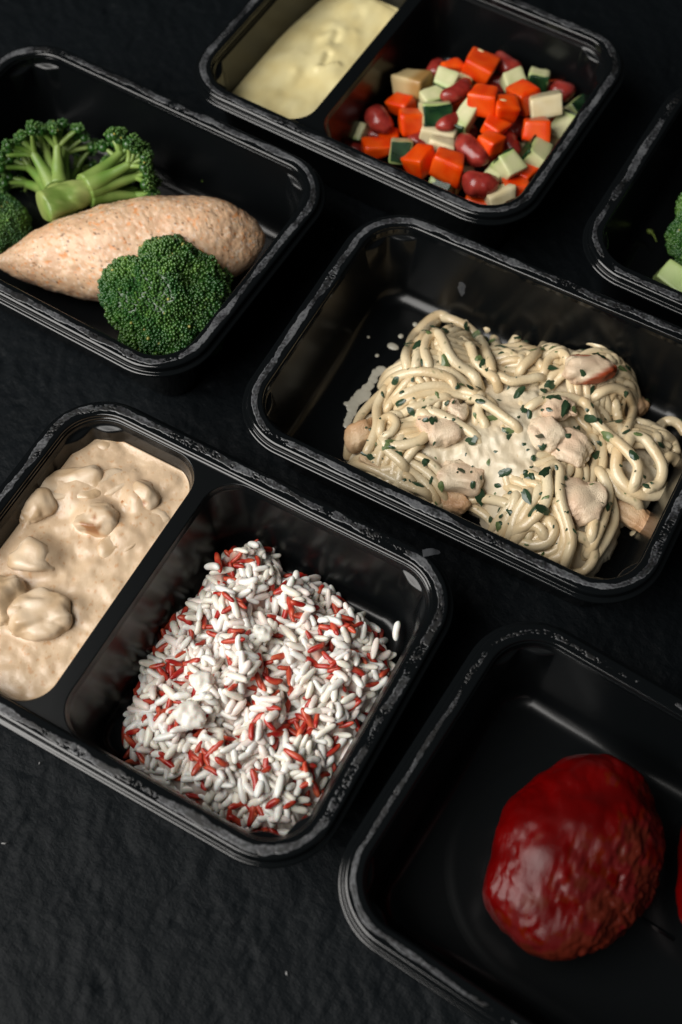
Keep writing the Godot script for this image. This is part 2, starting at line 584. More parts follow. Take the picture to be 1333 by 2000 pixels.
func pasta() -> void:
	# the sauce that fills the heap
	var b := Mb.new()
	var nu := 170
	var nv := 150
	var h := PackedFloat32Array()
	for j in nv + 1:
		for i in nu + 1:
			var u := lerpf(-72, 88, float(i) / nu)
			var v := lerpf(-60, 72, float(j) / nv)
			var p := Vector3(u, 0, v)
			var m := mound(u + n3(p, 6.0) * 2.0, v + n3(p + Vector3(9, 9, 9), 6.0) * 2.0)
			var c := 0.0
			for k in CREAM:
				c += k[3] * exp(-(pow(u - k[0], 2) + pow(v - k[1], 2)) / (k[2] * k[2]))
			var y := FL + m * 0.85 - 2.6 + minf(c, 7.0) * 1.1 + (n3(p, 9.0) * 1.6 + n3(p, 25.0) * 0.6) * smoothstep(0, 5, m)
			if m < 7.0 + 2.5 * n3(p, 18.0):
				y = FL - 0.5
			h.append(m)
			# keep inside the tray
			var in_v := 60.0 + 0.17 * y - 6.0 * smoothstep(-35.0, FL, y)
			b.P.append(Vector3(clampf(u, -80, in_v + 24.2), maxf(y, FL - 0.5), -clampf(v, -in_v, in_v)))
			var k2 := clampf(0.5 + n3(p, 8.0) * 0.9, 0, 1)
			b.C.append(Color(0.53, 0.43, 0.29).lerp(Color(0.60, 0.53, 0.39), k2))
	for j in nv:
		for i in nu:
			var a := j * (nu + 1) + i
			if h[a] + h[a + 1] + h[a + nu + 1] + h[a + nu + 2] > 0.0:
				var c := a + nu + 1
				b.I.append_array([a, c, a + 1, a + 1, c, c + 1])
	remember(b.P, Vector3.ZERO)
	single("pasta_sauce", b.done(), mats.sauce, frame("C"), "creamy beige sauce pooled through the middle of the pasta heap", "sauce")
	# strands deep in the heap, in bundles that run side by side
	for k in 38:
		var u := rng.randf_range(-58, 80)
		var v := rng.randf_range(-50, 62)
		if mound(u, v) < 8.0:
			continue
		var a := rng.randf() * TAU
		var bend := rng.randf_range(-0.4, 0.4)
		var line := []
		for q in 10:
			line.append(Vector3(u, v, a))
			a += bend + rng.randf_range(-0.2, 0.2)
			u += cos(a) * 5.5
			v += sin(a) * 5.5
		var sunk := rng.randf_range(-0.4, 1.6)
		for w in rng.randi_range(2, 5):
			var pts := []
			var off := (w - 1.5) * 3.5
			for q in line.size():
				var l: Vector3 = line[q]
				var uu := l.x - sin(l.z) * off + n3(Vector3(q * 9, w * 40, k * 13), 3.0) * 2.0
				var vv := l.y + cos(l.z) * off
				var m := mound(uu, vv)
				if m < 5.0 or uu > 80 or vv < -56:
					break
				pts.append(V(uu, FL + m * 0.89 + sunk + 1.0 * sin(q * 1.7 + k + w), vv))
			if pts.size() > 3:
				noodle(pts, rng.randf_range(1.85, 2.15), "")
	noodle([V(-42.9, -39.0, 50.6), V(-34.1, -39.0, 50.4), V(-24.9, -39.0, 46.3), V(-14.6, -22.6, 29.2), V(-9.1, -18.4, 20.5)], 2.4, "arched noodle strand bridging the hollow at the back left peak of the pasta")
	noodle([V(-46.4, -22.6, -2.0), V(-39.1, -16.9, 1.4), V(-31.0, -15.4, 3.8), V(-22.5, -16.8, 5.7), V(-18.5, -18.4, 3.9)], 2.4, "")
	noodle([V(-44.4, -22.6, -1.2), V(-50.4, -34.2, -6.5), V(-52.3, -34.8, -18.7), V(-50.2, -31.4, -30.0), V(-49.8, -33.1, -35.5)], 2.2, "")
	noodle([V(-42.1, -18.8, 3.4), V(-46.2, -20.9, 10.6), V(-53.5, -41.0, 33.0), V(-52.2, -41.0, 42.8), V(-48.8, -41.0, 51.8), V(-43.4, -41.0, 52.0)], 2.4, "")
	noodle([V(-38.3, -16.5, 4.7), V(-41.8, -17.5, 14.2), V(-44.5, -21.9, 25.2), V(-48.0, -40.5, 46.4)], 2.3, "")
	noodle([V(-33.8, -15.4, 7.8), V(-39.5, -16.6, 14.7), V(-41.2, -19.0, 23.0), V(-38.5, -19.9, 28.0)], 2.4, "")
	noodle([V(-37.6, -18.1, 25.9), V(-29.5, -15.4, 17.0), V(-23.1, -16.5, 14.5), V(-16.5, -18.9, 14.4), V(-12.7, -19.4, 13.0)], 2.5, "")
	noodle([V(-34.7, -22.3, 27.6), V(-33.4, -29.4, 37.9), V(-33.1, -41.5, 48.2), V(-27.4, -25.2, 31.3), V(-28.2, -21.1, 23.1)], 2.2, "")
	noodle([V(-22.7, -20.4, 28.5), V(-17.5, -19.3, 21.9), V(-10.6, -18.6, 18.9), V(-4.6, -16.7, 15.4)], 2.3, "")
	noodle([V(-38.4, -20.1, -9.7), V(-32.6, -17.3, -4.0), V(-25.2, -17.2, 0.9), V(-16.5, -19.5, 4.3), V(-9.0, -18.9, 5.2)], 2.3, "")
	noodle([V(-35.5, -20.0, -11.8), V(-29.3, -18.1, -5.3), V(-22.4, -18.6, -0.4), V(-14.5, -20.6, 2.8), V(-8.6, -19.4, 3.4)], 2.2, "")
	noodle([V(-32.1, -19.9, -14.5), V(-27.1, -19.0, -9.5), V(-23.5, -18.8, -4.6), V(-20.2, -19.5, -1.7)], 2.3, "")
	noodle([V(-47.5, -27.0, -6.5), V(-45.7, -26.6, -17.2), V(-40.5, -22.8, -28.2), V(-39.3, -24.0, -36.2), V(-39.2, -25.6, -40.1)], 2.3, "")
	noodle([V(-38.6, -21.6, -29.5), V(-40.2, -22.0, -24.1), V(-37.9, -21.3, -21.3), V(-33.7, -19.8, -24.5), V(-33.3, -19.9, -29.2), V(-35.4, -20.9, -31.8)], 2.1, "small noodle curled into a tight ring on the left slope of the pasta")
	noodle([V(-32.7, -21.2, -36.0), V(-24.9, -19.2, -32.5), V(-19.5, -18.5, -27.1), V(-18.5, -18.5, -20.1), V(-21.8, -19.0, -14.6), V(-25.7, -18.9, -14.8)], 2.4, "noodle bent like a hook around green herbs on the left front of the pasta")
	noodle([V(-23.5, -18.6, -12.3), V(-14.8, -18.5, -12.1), V(-6.9, -18.1, -13.1), V(1.9, -18.5, -14.5)], 2.3, "")
	noodle([V(-7.8, -16.3, 2.1), V(-1.5, -15.1, 0.2), V(6.7, -14.4, -1.8), V(14.2, -14.5, -3.3)], 2.3, "short cut noodle stub lying across the middle of the pasta")
	noodle([V(-7.2, -17.5, 4.8), V(-4.1, -17.3, -2.6), V(1.4, -17.1, -6.9)], 2.2, "")
	noodle([V(-35.1, -21.2, -33.8), V(-30.8, -21.2, -37.3), V(-22.1, -21.3, -40.0)], 2.2, "")
	noodle([V(34.1, -16.9, 23.0), V(38.0, -18.4, 22.0), V(41.4, -19.2, 19.0), V(48.6, -18.7, 15.5), V(57.0, -16.4, 10.3), V(64.9, -15.9, 5.9), V(67.9, -16.7, 3.5), V(69.3, -18.9, -2.0)], 2.5, "long straight noodle running down the right slope with a kinked end")
	noodle([V(59.9, -17.7, 12.2), V(60.3, -18.2, 18.3), V(65.3, -18.3, 19.9), V(71.0, -18.6, 16.2), V(76.8, -20.7, 11.8), V(78.3, -22.6, 4.9), V(74.8, -22.4, -0.8)], 2.6, "noodle standing up in a loop near the right wall of the tray")
	noodle([V(57.8, -18.9, 8.0), V(60.7, -20.2, 0.1), V(66.6, -21.7, -3.7), V(73.5, -23.6, -3.3), V(81.0, -26.2, 2.3), V(84.3, -28.0, 11.6), V(83.6, -28.6, 19.7), V(79.0, -24.0, 20.7), V(76.3, -21.2, 16.2)], 2.6, "wide noodle loop curving round the others at the right edge of the pasta")
	noodle([V(45.9, -24.8, 34.6), V(50.6, -28.0, 29.6), V(55.6, -20.4, 18.7), V(56.4, -19.5, 13.8)], 2.3, "")
	noodle([V(37.9, -19.3, 31.7), V(42.6, -20.5, 38.5), V(48.4, -25.2, 41.7), V(53.5, -35.4, 43.2), V(56.1, -23.1, 26.8), V(56.0, -20.2, 18.2)], 2.5, "")
	noodle([V(40.8, -20.8, 44.8), V(45.5, -24.2, 46.5), V(50.1, -29.8, 47.9), V(55.0, -41.5, 51.2)], 2.4, "")
	noodle([V(69.3, -21.7, 25.6), V(68.0, -40.0, 44.1), V(70.8, -40.0, 48.1), V(75.4, -40.0, 48.4), V(80.3, -40.0, 44.9)], 2.5, "")
	noodle([V(70.7, -23.7, 28.6), V(76.0, -28.4, 31.1), V(79.7, -27.2, 25.2)], 2.4, "")
	noodle([V(15.4, -13.8, 8.7), V(18.7, -14.2, 14.5), V(26.6, -16.0, 21.5), V(34.1, -17.8, 23.6), V(40.1, -20.4, 22.7), V(43.7, -20.7, 18.3)], 2.3, "")
	noodle([V(3.1, -17.6, 28.1), V(5.3, -21.1, 39.8), V(2.1, -39.0, 59.7), V(-4.2, -39.0, 63.6), V(-9.0, -39.0, 59.7), V(-10.2, -39.0, 53.0)], 2.5, "round noodle loop at the back right peak of the pasta")
	noodle([V(12.7, -18.8, 29.9), V(11.2, -19.7, 38.4), V(14.4, -18.8, 43.3), V(18.4, -17.0, 40.3)], 2.3, "")
	noodle([V(34.5, -23.1, -44.4), V(37.6, -19.7, -40.8), V(40.2, -16.5, -33.8), V(39.2, -15.2, -25.2), V(34.9, -15.4, -17.3), V(35.8, -15.9, -12.2), V(39.7, -15.9, -13.5), V(43.4, -15.2, -22.1), V(47.2, -15.5, -29.0), V(53.2, -18.0, -35.7), V(57.1, -21.2, -39.9), V(58.3, -25.6, -44.7)], 2.5, "noodle folded into an upside down U at the front of the pasta")
	noodle([V(35.8, -27.0, -47.2), V(37.1, -22.2, -42.1), V(40.9, -20.5, -40.2), V(45.3, -21.6, -42.3)], 2.5, "")
	noodle([V(45.0, -18.9, -35.8), V(48.7, -20.6, -39.1), V(47.9, -23.3, -43.7), V(43.8, -25.4, -46.4), V(38.7, -26.9, -47.3)], 2.5, "noodle curled in a half circle against the front wall of the tray")
	noodle([V(42.8, -18.7, -27.8), V(48.1, -19.5, -31.9), V(53.4, -22.4, -38.0), V(55.5, -27.1, -44.1), V(53.1, -29.9, -47.6)], 2.5, "")
	noodle([V(41.6, -20.2, -30.9), V(47.3, -21.0, -33.9), V(51.6, -23.3, -38.5), V(52.6, -27.0, -44.0), V(46.6, -29.8, -48.0)], 2.5, "")
	noodle([V(29.2, -29.7, -46.5), V(28.3, -22.9, -38.2), V(27.5, -20.3, -31.2)], 2.3, "")
	noodle([V(32.2, -25.9, -45.3), V(31.0, -20.7, -37.2), V(32.4, -17.8, -29.2)], 2.3, "")
	noodle([V(33.7, -22.8, -41.7), V(34.9, -19.2, -35.1), V(35.7, -17.1, -25.1)], 2.3, "")
	noodle([V(24.7, -31.7, -44.7), V(26.4, -24.5, -38.3), V(27.6, -21.5, -33.0)], 2.3, "")
	noodle([V(56.8, -22.0, -35.8), V(62.6, -24.0, -34.0), V(67.3, -28.8, -36.7), V(66.4, -33.2, -42.4), V(62.2, -33.7, -46.1)], 2.5, "lowest noodle loop in the near corner of the pasta")
	noodle([V(53.5, -22.6, -2.0), V(60.4, -22.8, -8.1), V(63.8, -22.9, -17.2), V(64.8, -22.3, -26.9), V(65.2, -24.1, -33.9)], 2.4, "")
	noodle([V(59.0, -24.4, -5.1), V(65.1, -26.9, -11.5), V(68.6, -28.2, -18.1), V(69.2, -27.6, -26.4), V(68.2, -29.9, -36.1)], 2.4, "")
	noodle([V(56.7, -19.1, -19.1), V(60.4, -19.9, -24.1), V(62.8, -22.0, -32.0)], 2.3, "")
	noodle([V(80.2, -41.5, -12.9), V(83.8, -41.5, -14.7), V(85.1, -41.5, -8.0), V(85.0, -38.1, -0.6), V(85.3, -32.8, 7.3)], 2.5, "noodle lying along the right wall of the tray")
	noodle([V(57.9, -22.6, -1.0), V(65.8, -24.4, -5.9), V(73.3, -26.6, -5.8)], 2.4, "")
	noodle([V(-23.5, -41.0, 56.8), V(-19.7, -41.0, 62.9), V(-12.8, -41.0, 62.6), V(-6.3, -41.0, 56.7), V(-0.4, -22.4, 34.9)], 2.4, "")
	noodle([V(-36.6, -41.5, 53.2), V(-32.5, -41.5, 58.8), V(-24.8, -41.5, 56.9), V(-18.4, -41.5, 50.9), V(-11.0, -25.7, 33.3)], 2.3, "")
	noodle([V(-4.2, -17.9, 18.4), V(2.2, -16.9, 18.0), V(7.5, -17.1, 22.6), V(11.8, -17.8, 27.0)], 2.3, "")
	noodle([V(-7.7, -24.7, 35.9), V(-2.0, -22.4, 34.0), V(1.2, -23.6, 38.3), V(10.3, -19.7, 33.9)], 2.3, "")
	noodle([V(-41.3, -30.7, -44.1), V(-30.6, -26.6, -45.3), V(-17.9, -26.2, -45.8), V(-8.7, -27.5, -44.3)], 2.3, "")
	noodle([V(-2.8, -32.0, -45.5), V(6.3, -35.8, -38.2), V(19.2, -33.4, -39.8), V(26.4, -31.7, -45.2)], 2.3, "")
	noodle([V(6.4, -35.3, -38.5), V(13.8, -30.9, -34.2), V(25.5, -23.4, -35.2)], 2.3, "")
	chicken(V(2.6, -27.0, -29.8), Vector3(10.92, 5.46, 7.02), 15, 0, "ridged pinkish chicken piece poking out of the sauce at the front left of the pasta")
	chicken(V(39.4, -21.0, -0.6), Vector3(10.14, 5.46, 8.58), 5, 0, "smooth pale chicken piece in the middle right of the pasta")
	chicken(V(29.7, -14.8, 38.6), Vector3(11.7, 4.68, 6.24), 46, 1, "chicken strip with a red edge sticking out at the back right of the pasta")
	chicken(V(-32.7, -27.8, -41.3), Vector3(8.58, 3.9, 6.24), 6, 2, "flat tan chicken slice at the front left edge of the pasta")
	chicken(V(-14.0, -19.8, -6.0), Vector3(4.68, 3.9, 5.46), 91, 0, "small rounded chicken bit beside the short cut noodle")
	chicken(V(28.2, -15.0, 14.2), Vector3(7.02, 3.9, 4.68), 17, 0, "stubby chicken bit coated in sauce beneath the red edged strip")
	chicken(V(76.0, -33.7, -8.6), Vector3(8.58, 4.68, 7.02), -12, 2, "chicken piece with a green herb leaf in the right front gap of the pasta")
	chicken(V(26.4, -17.8, 0.4), Vector3(7.8, 4.68, 6.24), -39, 0, "rounded sauce covered chicken lump in the centre of the pasta")
	chicken(V(-15.4, -20.6, -14.6), Vector3(7.8, 4.68, 9.36), -46, 0, "lumpy chicken piece under the hooked noodle on the left of the pasta")
	chicken(V(1.2, -34.0, -39.2), Vector3(7.02, 3.9, 3.9), 0, 2, "tan chicken piece pressed against the front wall of the pasta tray")
	chicken(V(-45.7, -30.2, -31.1), Vector3(6.24, 6.24, 6.24), -44, 2, "round brownish chicken lump at the left end of the pasta")
	chicken(V(52.4, -20.4, -19.6), Vector3(9.36, 4.68, 10.92), -48, 0, "pale chicken slab between the strands at the near right of the pasta")
	chicken(V(53.0, -39.8, 48.5), Vector3(6.24, 3.9, 5.46), -30, 2, "pointed chicken corner showing behind the right noodle loops")
	# chopped green herbs lying on whatever is on top
	var leaves := []
	for k in 5:
		leaves.append(leaf_mesh(k))
	var done := 0
	var tries := 0
	while done < 290 and tries < 4000:
		tries += 1
		var u := rng.randf_range(-58, 84)
		var v := rng.randf_range(-52, 66)
		var y := top(u, -v)
		if y < FL + 4.0:
			continue
		var gx := top(u + 2, -v) - top(u - 2, -v)
		var gz := top(u, -v + 2) - top(u, -v - 2)
		if absf(gx) > 9 or absf(gz) > 9 or absf(top(u + 1, -v) - y) > 1.2:
			continue
		var n := Vector3(-gx / 4, 1, -gz / 4).normalized()
		var side := n.cross(Vector3.RIGHT.rotated(Vector3.UP, rng.randf() * TAU)).normalized()
		var size := 0.4 + 2.5 * pow(rng.randf(), 2.0)
		var basis_ := Basis(side, n, side.cross(n)).scaled_local(Vector3(size * rng.randf_range(0.6, 1.2), size, size))
		single("herb_leaf", leaves[done % 5], mats.herb if rng.randf() < 0.75 else mats.herb_pale, frame("C") * Transform3D(basis_, V(u, y + 0.05, v) * MM), "small chopped green herb leaf stuck to the creamy pasta", "herb leaf", "chopped herbs on the creamy pasta")
		done += 1
	# splashes of sauce on the floor and the wall of the tray
	var trail := spline([V(-57.3, -42.6, 12.3), V(-58.5, -42.6, 7.4), V(-59.6, -42.6, 1.3), V(-60.3, -42.6, -5.5), V(-60.6, -42.6, -12.9), V(-59.4, -42.6, -22.6)], 1.1)
	for k in trail.size():
		var wide := 2.0 + 1.5 * exp(-pow((k / float(trail.size()) - 0.55) / 0.2, 2.0)) + 1.2 * n3(trail[k], 9.0)
		splash(trail[k] + Vector3(n3(trail[k], 7.0) * 3.0, -0.04 * (k % 3), 0), wide, wide, 0.8)
	splash(V(-62.9, -42.6, -12.6), 2.6, 1.4, 0.7)
	tag(add_splashes("sauce_smear"), "thin pale sauce smear on the tray floor left of the pasta", "sauce smear")
	splash(V(-60.3, -42.6, 25.9), 2.6, 1.8, 0.9)
	tag(add_splashes("sauce_drop"), "largest white sauce drop on the tray floor behind the pasta's left end", "sauce drop", "sauce drops in the pasta tray")
	for s in [[V(-72.8, -42.6, 25.1), 1.1], [V(-59.4, -42.6, 33.1), 1.2], [V(-64.3, -42.6, 17.8), 1.0], [V(-56.6, -42.6, 42.4), 1.0]]:
		splash(s[0], s[1], s[1], 0.7)
		tag(add_splashes("sauce_drop"), "tiny white sauce drop on the tray floor left of the pasta", "sauce drop", "sauce drops in the pasta tray")
	var streak := blob(20, 20, Vector3(1.7, 6.5, 0.2), func(d: Vector3, q: Vector3) -> Vector3: return q * Vector3(1.0 + 0.3 * d.y + n3(q, 20.0) * 0.6, 1.0, 1.0))
	single("sauce_film", streak.done(), mats.film, frame("C") * Transform3D(Basis(Vector3.RIGHT, 0.16), V(-38.6, -14.0, 50.8) * MM), "faint whitish film of sauce on the back wall above the pasta peak", "sauce film")
	splash(V(15.3, -42.6, 65.8), 4.2, 1.2, 0.9)
	tag(add_splashes("sauce_drop"), "thin white sauce streak on the tray floor behind the red edged chicken", "sauce drop", "sauce drops in the pasta tray")


var splashes := Mb.new()

func splash(p: Vector3, ru: float, rv: float, thick: float) -> void:
	var list := []
	for k in 7:
		var ring := PackedVector3Array()
		var s: float = [1.0, 0.97, 0.9, 0.75, 0.5, 0.25, 0.02][k]
		for j in 26:
			var a := j / 26.0 * TAU
			var d := Vector3(cos(a) * ru, 0, -sin(a) * rv)
			var w := 1.0 + 0.45 * n3(p * 4.0 + d, 9.0)
			ring.append(p + d * s * w + Vector3(0, -0.35 + thick * sqrt(1.0 - s * s), 0))
		list.append(ring)
	splashes.rings(list)


func add_splashes(called: String) -> MeshInstance3D:
	var o := mesh_node(numbered(called), splashes.done(), mats.splash)
	o.transform = frame("C")
	add_child(o, true)
	splashes = Mb.new()
	return o


func leaf_mesh(k: int) -> ArrayMesh:
	var b := Mb.new()
	var list := []
	for s in [0.05, 0.4, 0.75, 1.0]:
		var ring := PackedVector3Array()
		for j in 12:
			var a := j / 12.0 * TAU
			var r: float = s * (1.0 + 0.5 * n3(Vector3(cos(a), sin(a), k * 7.0), 60.0))
			ring.append(Vector3(cos(a) * r * 1.4, 0.22 * (1.0 - s) + 0.18 * n3(Vector3(cos(a) * s, k * 3.0, sin(a) * s), 90.0), -sin(a) * r * 0.75))
		list.append(ring)
	list.reverse()
	b.rings(list)
	return b.done()


# ---------------------------------------------------------------- the rice
func rice_height(u: float, v: float) -> float:
	var s := 0.0
	for d in [[33.0, -3.0, 46.0, 54.0, 21.0], [6.0, 32.0, 15.0, 21.0, 24.0], [56.0, 22.0, 24.0, 24.0, 17.0], [58.0, -34.0, 24.0, 22.0, 16.0], [18.0, -36.0, 24.0, 18.0, 15.0]]:
		var q: float = 1.0 - pow((u - d[0]) / d[2], 2) - pow((v - d[1]) / d[3], 2)
		if q > 0:
			s += pow(d[4] * pow(q, 0.42), 4)
	var h := pow(s, 0.25)
	h *= 1.0 + 0.55 * n3(Vector3(u, 11, v), 4.5) + 0.3 * n3(Vector3(u, 31, v), 11.0)
	# the heap keeps clear of the walls
	h *= smoothstep(-58.0, -45.0, v + 0.06 * u)
	h *= smoothstep(-20.0, -11.0, u + 0.16 * v) * (1.0 - smoothstep(76.0, 84.0, u))
	return h


func grain(k: int, red: bool) -> ArrayMesh:
	var long := (4.25 if not red else 4.3) * (0.9 + 0.07 * k)
	var wide := 1.62 if not red else 1.3
	var bend := [0.0, 0.35, 0.6, 0.2, -0.3][k % 5] as float
	var b := blob(13, 11, Vector3(long, wide, wide * 0.92), func(d: Vector3, q: Vector3) -> Vector3:
		var x := absf(d.x)
		var s := sqrt(maxf(1.0 - d.x * d.x, 0.0001))
		var fat := pow(1.0 - pow(x, 3.4), 0.5) / s
		if x > 0.995: fat = 1.0
		q.y *= fat
		q.z *= fat
		q.z += bend * (d.x * d.x - 0.4)
		if red: q.y -= 0.35 * exp(-pow(d.z * 2.6, 2.0)) * smoothstep(0.0, 1.0, d.y)
		return q + d * n3(q + Vector3(k * 20, 0, 0), 22.0) * 0.22)
	for q in b.P:
		var t := clampf(0.5 + n3(q + Vector3(k * 20, 5, 0), 20.0), 0, 1)
		if red:
			b.C.append(Color(0.30, 0.009, 0.008).lerp(Color(0.52, 0.10, 0.045), t * t * (1.3 if k % 5 == 3 else 0.8)))
		else:
			b.C.append(Color(0.76, 0.69, 0.63).lerp(Color(0.84, 0.79, 0.74), t))
	return b.done()


func rice() -> void:
	var whites := []
	var reds := []
	for k in 5:
		whites.append(grain(k, false))
		reds.append(grain(k, true))
	# a packed core that fills the gaps
	var b := Mb.new()
	var nu := 90
	var nv := 96
	for j in nv + 1:
		for i in nu + 1:
			var u := lerpf(-18, 84, float(i) / nu)
			var v := lerpf(-58, 54, float(j) / nv)
			var m := rice_height(u, v)
			b.P.append(V(u, FL + (m - 1.9 + n3(Vector3(u, 0, v), 22.0) * 0.8 if m > 2.0 else -0.5), v))
			b.C.append(Color(0.60, 0.52, 0.46).lerp(Color(0.45, 0.22, 0.17), clampf(n3(Vector3(u, 3, v), 8.0) * 1.5, 0, 1)))
	for j in nv:
		for i in nu:
			var a := j * (nu + 1) + i
			var c := a + nu + 1
			if b.P[a].y + b.P[a + 1].y + b.P[c].y + b.P[c + 1].y > 4 * FL - 1.9:
				b.I.append_array([a, c, a + 1, a + 1, c, c + 1])
	var core := single("rice_heap", b.done(), mats.rice, frame("D"), "packed rice inside the mound of mixed white and red rice", "rice")
	core.set_meta("kind", "stuff")
	# grains on the surface: a jittered scatter with a least distance that still overlaps
	var spots := []
	var cells := {}
	var tries := 0
	while spots.size() < 2100 and tries < 60000:
		tries += 1
		var u := rng.randf_range(-18, 84)
		var v := rng.randf_range(-57, 53)
		var m := rice_height(u, v)
		if m < 1.5:
			continue
		var key := Vector2i(floori(u / 2.5), floori(v / 2.5))
		var near := false
		for i in range(-1, 2):
			for j in range(-1, 2):
				for q in cells.get(key + Vector2i(i, j), []):
					if Vector2(u - q.x, v - q.y).length() < 2.45:
						near = true
		if near:
			continue
		if not cells.has(key):
			cells[key] = []
		cells[key].append(Vector2(u, v))
		var e := 1.5
		var n := Vector3(rice_height(u - e, v) - rice_height(u + e, v), 2 * e * 1.4, rice_height(u, v + e) - rice_height(u, v - e)).normalized()
		var yaw := rng.randf() * PI + n3(Vector3(u, 0, v), 4.0) * 2.0
		var along := Vector3(cos(yaw), rng.randf_range(-0.9, 0.9), -sin(yaw))
		along = (along - n * along.dot(n) * 0.6).normalized()
		var over := n.cross(along).normalized()
		var turn := Basis(along, over.cross(along) * -1.0, over)
		turn = Basis(along, along.cross(over) * -1.0, over).orthonormalized()
		var y := FL + m - rng.randf_range(-0.3, 1.9) + n3(Vector3(u, 80, v), 9.0) * 2.2
		y = maxf(y, FL + 1.2)
		var red := n3(Vector3(u, 40, v), 7.0) * 0.45 + rng.randf() > 0.72
		spots.append([Transform3D(turn.rotated(along, rng.randf() * TAU), V(u, y, v) * MM), red, m])
	var whites_left := 300
	var reds_left := 300
	var rest_white := []
	var rest_red := []
	for s in spots:
		var size := rng.randf_range(0.78, 1.12)
		var at: Transform3D = s[0].scaled_local(Vector3(size * rng.randf_range(0.7, 1.15), size, size * rng.randf_range(0.85, 1.1)))
		if s[1] and reds_left == 0:
			rest_red.append(at)
		elif s[1]:
			reds_left -= 1
			single("red_rice_grain", reds[rng.randi() % 5], mats.rice_red, frame("D") * at, "split dark red rice grain on the mixed rice mound", "rice grain", "red rice grains in the mixed rice mound")
		elif s[2] > 11.0 and whites_left > 0 and rng.randf() < 0.62:
			whites_left -= 1
			single("white_rice_grain", whites[rng.randi() % 5], [mats.rice, mats.rice, mats.rice_warm, mats.rice_pink][rng.randi() % 4], frame("D") * at, "plump white cooked rice grain on the mixed rice mound", "rice grain", "white rice grains in the mixed rice mound")
		else:
			rest_white.append(at)
	var spare := MultiMesh.new()
	spare.transform_format = MultiMesh.TRANSFORM_3D
	spare.mesh = reds[0]
	spare.instance_count = rest_red.size()
	for i in rest_red.size():
		spare.set_instance_transform(i, rest_red[i])
	if rest_red.size():
		var si := MultiMeshInstance3D.new()
		si.name = "loose_red_rice_grains"
		si.multimesh = spare
		si.material_override = mats.rice_red
		core.add_child(si, true)
		si.set_meta("kind", "stuff")
	for k in 5:
		var count := 0
		for i in rest_white.size():
			if i % 5 == k: count += 1
		var mm := MultiMesh.new()
		mm.transform_format = MultiMesh.TRANSFORM_3D
		mm.mesh = whites[k]
		mm.instance_count = count
		var c := 0
		for i in rest_white.size():
			if i % 5 == k:
				mm.set_instance_transform(c, rest_white[i])
				c += 1
		var mi := MultiMeshInstance3D.new()
		mi.name = "loose_rice_grains" if k == 0 else "loose_rice_grains_%03d" % k
		mi.multimesh = mm
		mi.material_override = [mats.rice, mats.rice_warm, mats.rice, mats.rice_pink, mats.rice_warm][k]
		mi.transform = Transform3D.IDENTITY
		core.add_child(mi, true)
		mi.set_meta("kind", "stuff")
	# sticky white lumps
	for s in [[V(17.7, -21.0, -15.2), 5.5, "upper of two sticky white rice lumps at the left of the rice mound"], [V(21.0, -21.0, -29.2), 6.5, "lower and larger sticky white rice lump at the left of the rice mound"], [V(28.1, -21.0, 14.6), 4.5, "sticky white rice lump near the top of the rice mound"]]:
		var p: Vector3 = s[0]
		var l := blob(26, 24, Vector3(s[1], s[1] * 0.62, s[1] * 0.8), func(d: Vector3, q: Vector3) -> Vector3:
			return q + d * (n3(q + p, 14.0) * 1.6 + n3(q + p, 30.0) * 0.6))
		for q in l.P: l.C.append(Color(0.68, 0.64, 0.58))
		single("rice_lump", l.done(), mats.rice, frame("D") * Transform3D(Basis(), p * MM), s[2], "rice lump", "sticky lumps in the mixed rice mound")
	var at := frame("D") * Transform3D(Basis(Vector3.UP, 1.9) * Basis(Vector3.BACK, 0.3), V(72.7, -33.0, 45.7) * MM)
	single("white_rice_grain", whites[1], mats.rice, at, "lone white rice grain apart from the mound near the right wall", "rice grain", "white rice grains in the mixed rice mound")


# ---------------------------------------------------------------- sauces that fill a compartment
func pool(t: String, side: int, level: float, height: Callable, paint: Callable, called: String, m: Material, label: String, inset: float) -> MeshInstance3D:
	var x0 := (-85.3 if side == 0 else -19.0) + inset
	var x1 := (-25.0 if side == 0 else 85.3) - inset
	var half := 61.05 - inset
	var ri := 14.0 - inset * 0.6
	var ro := 18.6 - inset * 0.6
	var b := Mb.new()
	var nu := 110
	var nv := 190
	for j in nv + 1:
		var e := float(j) / nv * 2 - 1
		var v := half * sin(e * PI / 2) * 0.35 + half * e * 0.65
		var left := x0 + ro - sqrt(maxf(0, ro * ro - pow(maxf(0, absf(v) - half + ro), 2)))
		var right := x1 - ri + sqrt(maxf(0, ri * ri - pow(maxf(0, absf(v) - half + ri), 2)))
		for i in nu + 1:
			var u := lerpf(left, right, float(i) / nu)
			var near := minf(minf(u - left, right - u), half - absf(v))
			var y: float = level + height.call(u, v) * smoothstep(0.2, 4.0, near) - (4.5 * smoothstep(58.0, 76.0, -u) * smoothstep(0.0, 50.0, v) if t == "B" else 0.0) + 0.55 * exp(-near * 1.3) - (0.8 if near < 0.01 else 0.0)
			b.P.append(V(u, y, v))
	for j in nv:
		for i in nu:
			var a := j * (nu + 1) + i
			var c := a + nu + 1
			b.I.append_array([a, c, a + 1, a + 1, c, c + 1])
	for p in b.P: b.C.append(paint.call(p))
	return single(called, b.done(), m, frame(t), label, "sauce")


